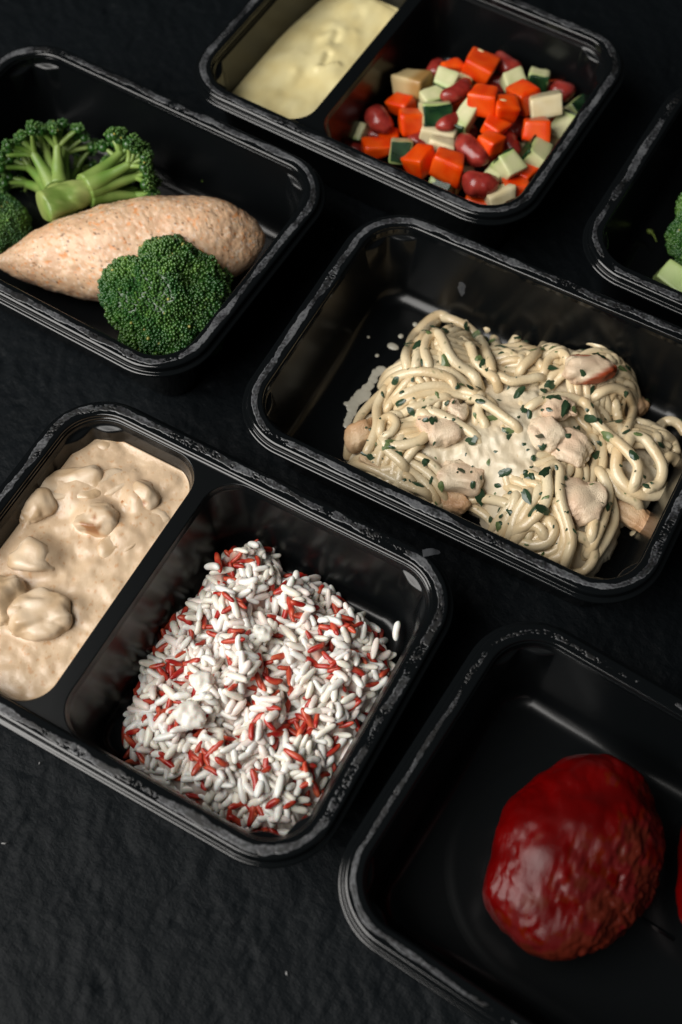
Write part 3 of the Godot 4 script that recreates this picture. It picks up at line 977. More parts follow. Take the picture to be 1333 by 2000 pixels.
var CHUNKS := [
	[V(-74.1, -10.0, 27.3), 12.0, 5.0, 8.5, 40.0, 0.8, 0, "largest smooth chicken piece at the upper left of the curry"],
	[V(-82.1, -9.0, 11.8), 5.0, 4.4, 6.5, -30.0, 1.0, 0, "shiny rounded chicken bit against the left wall of the curry"],
	[V(-55.9, -9.0, 22.6), 7.5, 5.4, 6.0, 20.0, 1.0, 1, "chicken piece with a dark browned spot in the middle of the curry"],
	[V(-45.6, -10.0, 38.8), 5.0, 5.5, 5.5, 0.0, 1.0, 1, "round browned chicken piece at the upper right of the curry"],
	[V(-57.2, -11.0, 40.7), 8.0, 4.0, 5.0, 60.0, 0.7, 1, "chicken piece with a dark reddish streak at the upper middle of the curry"],
	[V(-39.5, -11.0, 24.0), 12.0, 4.4, 6.0, 62.0, 0.8, 0, "long chicken strip along the right edge of the curry"],
	[V(-67.0, -10.0, -3.9), 8.0, 6.0, 6.5, 10.0, 1.0, 2, "three cornered chicken piece in the middle of the curry"],
	[V(-51.5, -8.0, -25.0), 9.5, 5.6, 7.5, 40.0, 1.0, 0, "big pale chicken lump at the lower left of the curry"],
	[V(-65.7, -8.0, -27.3), 7.0, 7.0, 9.0, 70.0, 1.0, 0, "chicken lump at the left picture edge beside the big pale lump"],
	[V(-72.5, -12.0, 52.7), 4.0, 2.6, 3.0, 30.0, 0.6, 0, "small chicken crumb at the top of the curry"],
	[V(-40.9, -12.0, -16.6), 4.5, 2.8, 4.0, 30.0, 0.7, 0, "little sunken chicken bit right of the big pale lump"],
	[V(-40.6, -12.0, 48.6), 6.0, 2.6, 2.6, 70.0, 0.6, 0, "thin chicken shred by the right rim of the curry"]]


func curry() -> void:
	var level := -13.0
	pool("D", 0, level, func(u: float, v: float) -> float:
		var p := Vector3(u, 0, v)
		var h := n3(p, 3.0) * 1.2 + n3(p, 8.0) * 0.9 + n3(p, 16.0) * 0.18 + n3(p, 36.0) * 0.05
		for c in CHUNKS:
			var d := Vector2(u - c[0].x, v + c[0].z).rotated(-deg_to_rad(c[4]))
			var q := Vector2(d.x / (c[1] + 1.5), d.y / (c[3] + 1.5)).length()
			h += c[2] * 0.8 * c[5] * (1.0 - smoothstep(0.35, 1.4, q))
		return h,
		func(p: Vector3) -> Color:
			var k := clampf(0.5 + n3(p, 10.0) * 0.9, 0, 1)
			var c := Color(0.49, 0.355, 0.23).lerp(Color(0.535, 0.40, 0.265), clampf(k + 0.6 * n3(p, 120.0), 0, 1))
			var spot := smoothstep(0.38, 0.55, n3(p + Vector3(40, 0, 0), 32.0))
			return c.lerp(Color(0.42, 0.20, 0.07), spot * 0.55),
		"curry_sauce", mats.curry, "creamy tan curry sauce filling the narrow compartment of the rice tray", 2.55)
	for c in CHUNKS:
		var size := Vector3(c[1], c[2], c[3]) * Vector3(1.28, 1.0, 1.25)
		var salt: Vector3 = c[0] * 3.0
		var look: int = c[6]
		var b := blob(60, 54, size, func(d: Vector3, q: Vector3) -> Vector3:
			var s := d.sign() * Vector3(pow(absf(d.x), 0.78), pow(absf(d.y), 0.9), pow(absf(d.z), 0.78)) * size
			if look == 2: s *= Vector3(1.0 + 0.25 * d.z, 1.0, 1.0 - 0.35 * d.x)
			return s + d * (n3(q * Vector3(0.7, 1, 1.2) + salt, 5.0) * 4.4 + n3(q * Vector3(0.5, 1, 1.3) + salt, 15.0) * 1.3 + n3(q + salt, 34.0) * 0.15))
		for q in b.P:
			var k := clampf(0.5 + n3(q + salt, 7.0) * 1.2, 0, 1)
			var tone := Color(0.44, 0.31, 0.185).lerp(Color(0.56, 0.44, 0.31), k)
			if look == 1:
				tone = tone.lerp(Color(0.13, 0.025, 0.008), smoothstep(0.28, 0.5, n3(q + salt * 1.7, 11.0)) * smoothstep(0.0, 0.4, q.y / size.y))
				tone = tone.lerp(Color(0.42, 0.22, 0.09), 0.5 * smoothstep(0.1, 0.4, n3(q + salt * 1.7, 11.0)))
			b.C.append(tone)
		single("chicken_chunk", b.done(), mats.curry, frame("D") * Transform3D(Basis(Vector3.UP, deg_to_rad(c[4])), (c[0] - Vector3(0, 3.6, 0)) * MM), c[7], "chicken chunk", "chicken chunks in the curry")


func puree() -> void:
	var creases := [[V(-50.3, -29.0, -5.4), V(-43.2, -29.0, 2.3), 2.0, 1.3], [V(-49.5, -29.0, -0.6), V(-51.1, -29.0, 6.2), 2.2, -1.7], [V(-54.0, -29.0, 17.6), V(-55.6, -29.0, 22.9), 2.4, -1.3], [V(-60.0, -29.0, -11.2), V(-54.3, -29.0, 10.4), 3.0, 0.9], [V(-61.2, -29.0, 16.4), V(-49.2, -29.0, 28.1), 3.0, 1.0], [V(-63.2, -29.0, 4.1), V(-64.2, -29.0, 21.3), 4.0, -0.8], [V(-56.8, -29.0, -26.3), V(-52.5, -29.0, -13.1), 4.0, -0.7], [V(-61.1, -29.0, 32.1), V(-53.7, -29.0, 41.1), 3.5, -0.7]]
	pool("B", 0, -25.5, func(u: float, v: float) -> float:
		var p := Vector3(u, 0, v)
		var h := n3(p, 2.2) * 2.6 + n3(p * Vector3(1.4, 1, 0.7), 5.0) * 0.9 + n3(p, 16.0) * 0.05
		h += 1.6 * (1.0 - pow((u + 54.0) / 28.0, 2.0))
		for c in creases:
			var a := Vector2(c[0].x, -c[0].z)
			var e := Vector2(c[1].x, -c[1].z)
			var q := Vector2(u, v)
			var d := q.distance_to(Geometry2D.get_closest_point_to_segment(q, a, e))
			h += c[3] * exp(-d * d / (c[2] * c[2]))
		return h,
		func(p: Vector3) -> Color:
			return Color(0.62, 0.52, 0.25).lerp(Color(0.66, 0.58, 0.31), clampf(0.5 + n3(p, 6.0), 0, 1)),
		"mustard_sauce", mats.puree, "thick pale yellow sauce in the narrow compartment of the salad tray", 4.5)


# ---------------------------------------------------------------- quenelle, broccoli, glazed cutlets
func quenelle() -> void:
	var a := V(-33.6, -25.0, -43.5)
	var e := V(70.7, -23.0, 34.6)
	var along := (e - a).normalized()
	var over := (Vector3.UP - along * along.y).normalized()
	var turn := Basis(along, over, along.cross(over))
	var half := a.distance_to(e) / 2
	var b := blob(330, 190, Vector3(half, 22.0, 25.0), func(d: Vector3, q: Vector3) -> Vector3:
		var x := d.x
		var s := sqrt(maxf(1.0 - x * x, 1e-6))
		var body := pow(1.0 - pow(absf(x), 3.1 if x > 0 else 1.8), 0.62 if x > 0 else 0.9) / s if absf(x) < 0.9999 else 1.0
		q.y *= body
		q.z *= body
		q.y = maxf(q.y, -18.0)
		var ang := atan2(d.z, d.y)
		var ridge := 1.0 + 0.05 * cos(ang * 3.0 + 0.6)
		q.y *= ridge
		q.z *= ridge
		q.y += 1.4 * sin(x * 2.4)
		return q + d * (n3(q, 3.0) * 1.6 + n3(q, 11.0) * 0.55 + n3(q, 30.0) * 0.28 + n3(q, 75.0) * 0.16))
	for p in b.P:
		var k := clampf(0.5 + n3(p, 10.0) * 0.9, 0, 1)
		var c := Color(0.56, 0.345, 0.205).lerp(Color(0.61, 0.415, 0.265), k)
		c = c.lerp(Color(0.62, 0.24, 0.07), 0.75 * smoothstep(0.34, 0.52, n3(p + Vector3(70, 0, 0), 26.0)))
		c = c.lerp(Color(0.68, 0.53, 0.40), 0.8 * smoothstep(0.32, 0.5, n3(p + Vector3(0, 90, 0), 30.0)))
		c = c.lerp(Color(0.10, 0.05, 0.02), 0.8 * smoothstep(0.5, 0.6, n3(p * Vector3(0.6, 1, 1) + Vector3(0, 0, 55), 48.0)))
		b.C.append(c)
	single("quenelle", b.done(), mats.quenelle, frame("A") * Transform3D(turn, (a + e) / 2 * MM), "large spindle shaped pale pink chicken quenelle speckled with herbs between broccoli florets", "quenelle")


func bud_mesh() -> ArrayMesh:
	var b := blob(6, 7, Vector3(1, 0.85, 0.85), func(d: Vector3, q: Vector3) -> Vector3: return q)
	return b.done()


# stalk from a to b (tray millimetres), crown of clusters round b; spread is how far the branches fan out
func broccoli(t: String, a: Vector3, e: Vector3, stalk: float, crown: float, spread: float, clusters: int, buds: int, bud: float, tone: float, salt: int, label: String, flat_cut := false, lobe := 1.0) -> void:
	var r := RandomNumberGenerator.new()
	r.seed = salt
	var o := thing("broccoli_floret", frame(t) * Transform3D(Basis(), a * MM), label, "broccoli floret", "broccoli florets")
	var axis := e - a
	var dir := axis.normalized()
	var s1 := dir.cross(Vector3.UP)
	if s1.length() < 0.1: s1 = dir.cross(Vector3.RIGHT)
	s1 = s1.normalized()
	var s2 := dir.cross(s1).normalized()
	# directions over a cap, spread evenly
	var dirs := []
	for k in clusters:
		var z := 1.0 - (1.0 - cos(spread)) * (k + 0.5) / clusters
		var w := sqrt(1.0 - z * z)
		var g := k * 2.39996 + r.randf_range(-0.25, 0.25)
		dirs.append((dir * z + (s1 * cos(g) + s2 * sin(g)) * w).normalized())
	var fork := axis * 0.42
	var b := Mb.new()
	var trunk := spline([Vector3.ZERO, axis * 0.2 + s1 * 0.4, fork, axis * 0.62], 2.0)
	tube(b, trunk, func(s: float) -> float: return stalk * (1.0 - 0.08 * s) * (1.0 if s < 0.6 else lerpf(1.0, 0.75, (s - 0.6) / 0.4)), 22, 0.8 if flat_cut else 0.95)
	for k in b.P.size():
		b.P[k] += Vector3(n3(b.P[k], 5.0), n3(b.P[k], 6.0), n3(b.P[k], 7.0)) * 1.6 + Vector3(n3(b.P[k], 16.0), n3(b.P[k], 15.0), n3(b.P[k], 17.0)) * 0.7
	for p in b.P: b.C.append(Color(0.13, 0.21, 0.04).lerp(Color(0.27, 0.32, 0.10), clampf(0.5 + n3(p, 6.0) * 1.2 + n3(p, 30.0) * 0.5, 0, 1)))
	part("stalk", b.done(), mats.stalk, o)
	# main branches, each with the twigs that it carries
	var mains := 11
	var holders := []
	for k in mains:
		var z := 1.0 - (1.0 - cos(spread * 0.8)) * (k + 0.5) / mains
		var w := sqrt(1.0 - z * z)
		var g := k * 2.39996
		holders.append((dir * z + (s1 * cos(g) + s2 * sin(g)) * w).normalized())
	var branch := []
	for k in mains: branch.append(Mb.new())
	var centre := axis - dir * crown * 0.55
	var reach := crown * 1.0
	for k in mains:
		var tip: Vector3 = centre + holders[k] * reach * 0.7
		var from: Vector3 = fork + axis * 0.08 + (holders[k] - dir * holders[k].dot(dir)) * stalk * 0.6
		tube(branch[k], spline([from, from.lerp(tip, 0.5) + dir * 1.0, tip], 1.6), func(s: float) -> float: return stalk * (0.24 + 0.4 * pow(1.0 - s, 1.6)) * (1.0 + 0.12 * n3(tip + Vector3(s * 40, 0, 0), 5.0)), 12)
	var heads := Mb.new()
	var places := []
	var tones := []
	var cr := crown * 1.9 / sqrt(float(clusters)) * sin(spread * 0.5) * 1.15 * lobe
	for d in dirs:
		var best := 0
		for k in mains:
			if holders[k].dot(d) > holders[best].dot(d): best = k
		var tip: Vector3 = centre + d * reach * r.randf_range(0.9, 1.04)
		var from: Vector3 = centre + holders[best] * reach * 0.62
		var near := from.lerp(tip, 0.82)
		tube(branch[best], spline([from, from.lerp(near, 0.5) + dir * 0.6, near], 1.4), func(s: float) -> float: return stalk * lerpf(0.2, 0.11, s), 7)
		# a dark green core under the buds
		var core := blob(8, 10, Vector3.ONE * cr * 0.8, func(dd: Vector3, q: Vector3) -> Vector3: return q)
		var off := heads.P.size()
		for p in core.P: heads.P.append(p + tip - d * cr * 0.25)
		for i in core.I: heads.I.append(i + off)
		var light := r.randf_range(0.0, 1.0) * tone
		for k in buds:
			var q := Vector3(r.randfn(), r.randfn(), r.randfn()).normalized()
			if q.dot(d) < -0.25: q = q.bounce(d) if q.dot(d) < 0 else q
			var high := r.randf_range(0.86, 1.08)
			var pos: Vector3 = tip - d * cr * 0.25 + q * cr * high
			var size := bud * r.randf_range(0.7, 1.25)
			var up_ := q
			var sd := up_.cross(Vector3(0.3, 0.7, 0.2)).normalized()
			places.append(Transform3D(Basis(up_, sd, up_.cross(sd)).scaled_local(Vector3.ONE * size), pos * MM))
			var kk := clampf(light * 0.5 + r.randf() * 0.35 + (0.55 if r.randf() < 0.04 else 0.0), 0, 1)
			var tint := Color(0.016, 0.068, 0.012).lerp(Color(0.10, 0.20, 0.03), kk)
			if r.randf() < 0.012: tint = Color(0.30, 0.26, 0.05)
			tones.append(tint)
	if clusters < 30:
		# a closed dome: one bumpy surface, beaded all over
		heads = Mb.new()
		places.clear()
		tones.clear()
		var cosine := cos(1.35 * spread / sqrt(float(clusters)))
		var radius := func(q: Vector3) -> float:
			var m := -1.0
			for d in dirs: m = maxf(m, q.dot(d))
			return crown * (0.84 + 0.28 * sqrt(clampf((m - cosine) / (1.0 - cosine), 0, 1)) + 0.10 * n3(q * crown + a, 9.0) + 0.05 * n3(q * crown + a, 24.0))
		var dome := blob(70, 70, Vector3.ONE, func(dd: Vector3, q: Vector3) -> Vector3: return dd * radius.call(dd) * (0.985 if dd.dot(dir) > cos(spread + 0.35) else 0.6))
		for p in dome.P: heads.P.append(p + centre)
		heads.I.append_array(dome.I)
		var low := cos(spread + 0.25)
		for k in buds:
			var z := 1.0 - (1.0 - low) * (k + 0.5) / buds
			var w := sqrt(maxf(0.0, 1.0 - z * z))
			var g := k * 2.39996
			var q := (dir * z + (s1 * cos(g) + s2 * sin(g)) * w + Vector3(r.randfn(), r.randfn(), r.randfn()) * 0.011).normalized()
			var rad: float = radius.call(q)
			var sd := q.cross(Vector3(0.3, 0.7, 0.2)).normalized()
			var size := bud * r.randf_range(0.75, 1.25)
			places.append(Transform3D(Basis(q, sd, q.cross(sd)).scaled_local(Vector3.ONE * size), (centre + q * (rad + r.randf_range(-0.3, 0.5))) * MM))
			var kk := clampf(0.18 + tone * 0.9 * n3(q * crown + a, 6.0) + r.randf_range(-0.12, 0.22) + (0.5 if r.randf() < 0.035 else 0.0), 0, 1)
			var tint := Color(0.016, 0.068, 0.012).lerp(Color(0.10, 0.20, 0.03), kk)
			if r.randf() < 0.006: tint = Color(0.28, 0.26, 0.06)
			tones.append(tint)
	for k in mains:
		for p in branch[k].P: branch[k].C.append(Color(0.10, 0.19, 0.03).lerp(Color(0.20, 0.28, 0.07), clampf(0.5 + n3(p, 6.0), 0, 1)))
		part("branch", branch[k].done(), mats.stalk, o)
	for p in heads.P: heads.C.append(Color(0.018, 0.065, 0.010))
	part("crown", heads.done(), mats.bud, o).set_meta("kind", "stuff")
	var mm := MultiMesh.new()
	mm.transform_format = MultiMesh.TRANSFORM_3D
	mm.use_colors = true
	mm.mesh = mats.bud_shape
	mm.instance_count = places.size()
	for k in places.size():
		mm.set_instance_transform(k, places[k])
		mm.set_instance_color(k, tones[k])
	var mi := MultiMeshInstance3D.new()
	mi.name = "buds"
	mi.multimesh = mm
	mi.material_override = mats.bud
	o.add_child(mi, true)
	mi.set_meta("kind", "stuff")


func cutlet(p: Vector3, size: Vector3, yaw: float, salt: Vector3, label: String) -> void:
	var b := blob(150, 140, size, func(d: Vector3, q: Vector3) -> Vector3:
		q.y = maxf(q.y, -size.y * 0.92)
		var rough := 0.75 * smoothstep(-0.6, 1.1, d.x * 0.8 + d.z * 0.35 + n3(q + salt, 5.0) * 0.9)
		var crease := absf(n3(q * Vector3(0.4, 1, 1.2) + salt, 11.0))
		return q + d * (n3(q + salt, 2.2) * 3.6 + n3(q + salt, 8.0) * 0.7 + (n3(q + salt, 20.0) * 1.1 - maxf(0, 0.25 - crease) * 5.0 + n3(q + salt, 50.0) * 0.35) * (0.12 + rough)))
	for q in b.P:
		var bare := smoothstep(-0.15, 0.8, q.x / size.x * 0.8 + q.z / size.z * 0.3 + n3(q + salt, 6.0) * 0.9)
		var c := Color(0.055, 0.0026, 0.002).lerp(Color(0.088, 0.0032, 0.0028), clampf(0.5 + n3(q + salt, 5.0), 0, 1))
		c = c.lerp(Color(0.062, 0.009, 0.0065), bare)
		b.C.append(c)
	single("glazed_cutlet", b.done(), mats.glaze, frame("E") * Transform3D(Basis(Vector3.UP, deg_to_rad(yaw)), p * MM), label, "cutlet", "red glazed cutlets")


# ---------------------------------------------------------------- the scene
func camera() -> void:
	var c: Array = [0.45075, 1.092458, 44.234, -0.000767]
	var s := sin(c[1])
	var k := cos(c[1])
	var right := Vector3.RIGHT * cos(c[3]) + Vector3(0, k, -s) * sin(c[3])
	var up := Vector3.RIGHT * -sin(c[3]) + Vector3(0, k, -s) * cos(c[3])
	var cam := Camera3D.new()
	cam.name = "camera"
	cam.transform = Transform3D(Basis(right, up, Vector3(0, s, k)), Vector3(0, H + c[0], 0))
	cam.near = 0.02
	cam.far = 20.0
	var lens := CameraAttributesPhysical.new()
	lens.frustum_focal_length = 12.0 / tan(deg_to_rad(c[2] / 2))
	lens.frustum_near = 0.02
	lens.frustum_far = 20.0
	lens.frustum_focus_distance = 0.525
	lens.exposure_aperture = 4.4
	cam.attributes = lens
	cam.fov = c[2]
	add_child(cam)
	cam.current = true


func _ready() -> void:
	rng.seed = 20240611
	noise.seed = 7
	noise.frequency = 0.01
	noise.fractal_octaves = 2
	camera()
	var we := WorldEnvironment.new()
	we.name = "surroundings"
	var env := Environment.new()
	env.background_mode = Environment.BG_COLOR
	env.background_color = lin(0.020, 0.0235, 0.0245)
	env.tonemap_mode = Environment.TONE_MAPPER_LINEAR
	env.tonemap_exposure = 1.0
	env.sdfgi_enabled = true
	env.ssao_enabled = true
	env.ssil_enabled = true
	we.environment = env
	add_child(we)
	var lamp := AreaLight3D.new()
	lamp.name = "window_light"
	lamp.area_size = Vector2(1.25, 1.25)
	lamp.light_energy = 4.3
	lamp.light_color = Color(1.0, 0.985, 0.965)
	lamp.area_range = 6.0
	lamp.shadow_enabled = true
	add_child(lamp)
	lamp.look_at_from_position(Vector3(-0.9, 1.02, 0.08), Vector3(0.0, 0.0, -0.28))

	materials()
	table()

	tray("A", "black plastic tray holding a quenelle and broccoli florets", false, [1.0, 0.62, 1.9, 1.0])
	tray("B", "black two compartment tray with diced vegetable salad and yellow sauce", true, [2.0, 0.7, 1.9, 0.7])
	tray("C", "black plastic tray holding creamy pasta with chicken", false, [3.0, 0.65, 1.9, 0.9])
	tray("D", "black two compartment tray with tan curry and mixed red and white rice", true, [4.0, 0.45, 2.0, 0.5])
	tray("E", "black plastic tray in the near right corner holding red glazed cutlets", false, [5.0, 0.4, 1.2, 0.5])
	tray("F", "black plastic tray cut off by the right picture edge holding broccoli", false, [6.0, 0.4, 1.9, 1.2])

	quenelle()
	broccoli("A", V(-21.6, -28.0, -1.7), V(-51.4, -31.0, 23.0), 8.0, 30.0, 1.1, 110, 34, 0.6, 0.75, 11, "broccoli floret lying on its back with branches fanned out behind the quenelle", false, 0.85)
	broccoli("A", V(-23.5, -11.0, -12.2), V(-5.7, -19.0, 30.6), 8.2, 25.0, 1.1, 64, 34, 0.62, 0.9, 12, "broccoli floret with a thick cut stalk lying across its neighbour", true, 0.9)
	broccoli("A", V(-56.3, -38.0, -29.6), V(-42.9, -24.0, -19.6), 5.0, 14.5, 1.5, 7, 1700, 0.7, 0.9, 13, "broccoli floret cut off by the left picture edge above the quenelle")
	broccoli("A", V(38.0, -42.0, -16.3), V(60.8, -13.0, -25.1), 7.0, 27.5, 1.5, 11, 4600, 0.82, 0.6, 14, "big dark broccoli crown facing up in the near corner of the quenelle tray")
	broccoli("F", V(-41.4, -40.0, 9.6), V(-43.1, -14.0, -5.8), 7.0, 22.0, 1.5, 8, 3000, 0.8, 0.7, 15, "dark broccoli crown at the right picture edge")
	broccoli_stem()
	puree()
	salad("bean", V(-5.9, -25.0, -18.1), Vector3(8.84, 5.86, 6.51), -36, Vector2(10, 0), "plump pale red kidney bean at the left end of the vegetable heap")
	salad("bean", V(22.4, -15.0, 10.1), Vector3(9.77, 4.46, 4.65), 71, Vector2(0, 0), "slender kidney bean slanting across the upper middle of the heap")
	salad("bean", V(28.5, -17.0, -8.6), Vector3(7.44, 3.91, 4.09), 70, Vector2(0, 0), "small shiny kidney bean on the dark green cucumber skin")
	salad("bean", V(1.6, -25.0, 26.1), Vector3(7.44, 5.12, 5.58), 97, Vector2(20, 0), "dark kidney bean tucked behind the wedge of potato at the back")
	salad("bean", V(32.9, -21.0, 45.5), Vector3(8.84, 4.65, 5.95), -16, Vector2(0, 0), "split skinned kidney bean at the very back of the heap beside the top carrot")
	salad("bean", V(64.4, -25.0, 47.5), Vector3(6.98, 4.65, 5.58), 17, Vector2(0, 0), "shiny kidney bean alone at the right back of the heap")
	salad("bean", V(47.0, -17.0, -19.1), Vector3(11.16, 5.77, 6.14), -21, Vector2(0, 0), "largest dark kidney bean near the front centre of the heap")
	salad("bean", V(59.6, -23.0, -0.5), Vector3(8.37, 4.65, 5.21), -43, Vector2(0, 0), "half hidden kidney bean left of the big square carrot cube")
	salad("bean", V(60.3, -17.5, -35.4), Vector3(9.11, 6.14, 6.7), 21, Vector2(0, 0), "round red kidney bean resting at the front rim")
	salad("bean", V(17.7, -27.0, -17.3), Vector3(7.44, 4.19, 4.65), 44, Vector2(0, 0), "half buried kidney bean above the dark cucumber cube at front left")
	salad("bean", V(33.0, -27.0, 38.1), Vector3(7.44, 4.65, 4.65), 4, Vector2(0, 0), "kidney bean buried under the topmost carrot")
	salad("bean", V(55.0, -30.0, 19.5), Vector3(8.37, 4.65, 4.65), 95, Vector2(0, 0), "dark kidney bean in the gap under the carrot with a seed on it")
	salad("bean", V(-12.5, -37.0, -31.7), Vector3(7.44, 3.72, 4.65), 31, Vector2(0, 0), "shaded kidney bean at the foot of the heap by the left wall")
	salad("bean", V(-7.0, -35.0, -19.2), Vector3(7.44, 4.19, 4.65), 18, Vector2(0, 0), "shaded kidney bean beneath the plump pale red one")
	salad("carrot", V(23.5, -16.0, 32.8), Vector3(8, 5.12, 6.51), 6, Vector2(8, -12), "topmost big carrot chunk at the back of the heap")
	salad("carrot", V(11.0, -20.0, 26.9), Vector3(4.84, 3.72, 3.72), 45, Vector2(0, 0), "flat carrot bit left of the topmost carrot chunk")
	salad("carrot", V(-1.6, -25.0, -3.2), Vector3(5.58, 4.65, 5.58), 84, Vector2(15, 10), "carrot cube behind the plump kidney bean at left")
	salad("carrot", V(9.1, -23.0, -14.2), Vector3(5.21, 5.58, 5.95), 44, Vector2(25, -10), "bright carrot cube touching the pale side of the dark skinned cucumber")
	salad("carrot", V(38.1, -12.0, 8.6), Vector3(6.14, 5.58, 6.51), 12, Vector2(14, 6), "large carrot cube high in the middle of the heap")
	salad("carrot", V(49.6, -14.0, 8.6), Vector3(4.84, 5.58, 5.58), -47, Vector2(10, 0), "carrot cube with a pale seed stuck on it")
	salad("carrot", V(50.2, -14.5, -2.3), Vector3(5.95, 3.91, 4.65), -2, Vector2(12, 0), "flat carrot piece under the large middle carrot cube")
	salad("carrot", V(53.8, -15.0, -13.7), Vector3(5.58, 5.02, 5.58), -21, Vector2(15, 10), "carrot cube turned on its corner right of the largest bean")
	salad("carrot", V(52.8, -17.0, 24.3), Vector3(5.95, 5.95, 6.51), 73, Vector2(18, 0), "brownish orange carrot cube behind the white potato block")
	salad("carrot", V(68.6, -15.0, 6.9), Vector3(6.32, 5.58, 5.58), 28, Vector2(38, 0), "neat square carrot cube at the right of the heap")
	salad("carrot", V(28.1, -20.0, -36.5), Vector3(6.51, 5.58, 5.58), 80, Vector2(20, 0), "pepper spotted carrot cube at the front left of the heap")
	salad("carrot", V(42.2, -17.0, -34.0), Vector3(6.7, 5.58, 5.95), 15, Vector2(16, -8), "large carrot cube at the front between potato and round bean")
	salad("carrot", V(1.3, -29.0, -32.2), Vector3(6.7, 4.19, 4.65), 42, Vector2(15, 0), "wedge of carrot at the left foot of the heap beside dark cucumber")
	salad("carrot", V(74.7, -24.0, -13.0), Vector3(5.02, 4.65, 4.65), 90, Vector2(0, 0), "dull orange carrot cube in the right front corner")
	salad("carrot", V(75.2, -23.0, -24.1), Vector3(6.51, 4.19, 4.65), 36, Vector2(22, 0), "bright carrot slice lowest in the right front corner")
	salad("carrot", V(61.4, -27.0, -37.0), Vector3(6.51, 2.79, 3.72), 16, Vector2(0, 0), "thin carrot sliver below the round red bean at the rim")
	salad("carrot", V(71.9, -33.0, 56.1), Vector3(1.86, 1.49, 3.72), -40, Vector2(0, 0), "tiny carrot chip by the right wall of the salad tray")
	salad("carrot", V(69.8, -30.0, 33.8), Vector3(4.65, 4.65, 4.65), 56, Vector2(0, 0), "carrot cube half hidden under the white potato block")
	salad("cucumber", V(-14.4, -32.0, -25.4), Vector3(4.84, 4.65, 4.65), 5, Vector2(30, 10), "seedy cucumber cube alone at the left of the heap")
	salad("cucumber", V(14.3, -24.0, -31.9), Vector3(5.02, 5.21, 5.02), 26, Vector2(40, 0), "cucumber cube with its dark green skin facing front at left")
	salad("cucumber", V(19.7, -18.5, -6.1), Vector3(7.44, 5.21, 5.58), 38, Vector2(38, 0), "cucumber block with a dark green skin face in the middle of the heap")
	salad("cucumber", V(34.0, -17.0, -0.5), Vector3(4.28, 5.02, 7.91), -8, Vector2(22, 0), "long seedy cucumber piece in the centre of the heap")
	salad("cucumber", V(12.8, -19.0, 17.0), Vector3(5.58, 4.65, 4.65), 7, Vector2(24, 0), "pale cucumber cube below the topmost carrot at the back")
	salad("cucumber", V(41.7, -21.0, 36.0), Vector3(5.58, 4.65, 4.65), 52, Vector2(14, 0), "pale green cucumber cube at the back right behind the brownish carrot")
	salad("cucumber", V(52.0, -23.0, 44.7), Vector3(5.02, 5.58, 4.65), 20, Vector2(18, 0), "cucumber cube with a dark skin base at the back right")
	salad("cucumber", V(76.3, -25.0, 23.8), Vector3(5.02, 5.58, 7.44), 172, Vector2(20, 0), "cucumber slab with a thin dark skin edge against the right wall")
	salad("cucumber", V(74.9, -19.0, -4.3), Vector3(6.51, 5.58, 5.58), -80, Vector2(24, 6), "large cucumber cube with dark skin on its left at right front")
	salad("cucumber", V(66.8, -18.0, -18.8), Vector3(5.39, 5.58, 5.58), -109, Vector2(26, 0), "cucumber cube with a dark skin top near the round bean")
	salad("cucumber", V(62.1, -24.0, -21.4), Vector3(4.28, 4.65, 5.58), -18, Vector2(20, 0), "half hidden cucumber cube right of the round bean")
	salad("cucumber", V(42.1, -24.0, -37.3), Vector3(5.58, 5.58, 4.65), 5, Vector2(60, 0), "cucumber piece showing only glossy dark skin at the front rim")
	salad("cucumber", V(74.3, -34.0, 48.6), Vector3(5.58, 4.65, 5.58), 77, Vector2(60, 0), "cucumber piece with dark skin in the shade by the right wall")
	salad("cucumber", V(11.0, -22.0, 6.2), Vector3(6.14, 3.72, 4.65), 55, Vector2(10, 0), "yellowish cucumber slice under the slender slanting bean")
	salad("cucumber", V(19.2, -23.0, 24.1), Vector3(3.72, 3.72, 3.72), 45, Vector2(0, 0), "little cucumber cube below the topmost carrot")
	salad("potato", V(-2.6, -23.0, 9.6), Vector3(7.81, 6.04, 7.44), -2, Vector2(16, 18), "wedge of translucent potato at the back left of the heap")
	salad("potato", V(65.5, -15.0, 24.2), Vector3(8, 5.58, 5.58), 34, Vector2(40, 4), "white rectangular potato block at the right of the heap")
	salad("potato", V(32.3, -20.0, -23.5), Vector3(6.14, 4.65, 5.02), 15, Vector2(22, 0), "cream potato cube between the largest bean and the front carrots")
	salad("potato", V(25.2, -24.0, -12.2), Vector3(9.3, 4.65, 4.65), 20, Vector2(12, 0), "broad pale potato slice under the small shiny bean")
	salad("potato", V(70.9, -22.0, -34.9), Vector3(6.88, 4.65, 4.65), 53, Vector2(26, 0), "cream potato cube at the front rim next to the round bean")
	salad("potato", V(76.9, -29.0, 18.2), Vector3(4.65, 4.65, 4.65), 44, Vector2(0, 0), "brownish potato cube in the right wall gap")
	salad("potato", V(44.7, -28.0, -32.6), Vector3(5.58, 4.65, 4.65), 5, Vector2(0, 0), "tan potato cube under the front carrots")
	salad("potato", V(3.8, -29.0, 9.0), Vector3(5.58, 4.65, 4.65), 4, Vector2(0, 0), "pale potato cube under the translucent wedge")
	salad("carrot", V(1.8, -33.0, -21.4), Vector3(5.58, 4.65, 4.65), 31, Vector2(10, 0), "")
	salad("bean", V(32.9, -33.0, 3.4), Vector3(7.44, 4.19, 4.65), 75, Vector2(10, 0), "")
	salad("carrot", V(14.6, -33.0, -1.5), Vector3(5.58, 4.65, 4.65), 107, Vector2(10, 0), "")
	salad("bean", V(71.3, -33.0, 14.4), Vector3(7.44, 4.19, 4.65), 133, Vector2(10, 0), "")
	salad("carrot", V(52.2, -33.0, -5.1), Vector3(5.58, 4.65, 4.65), 170, Vector2(10, 0), "")
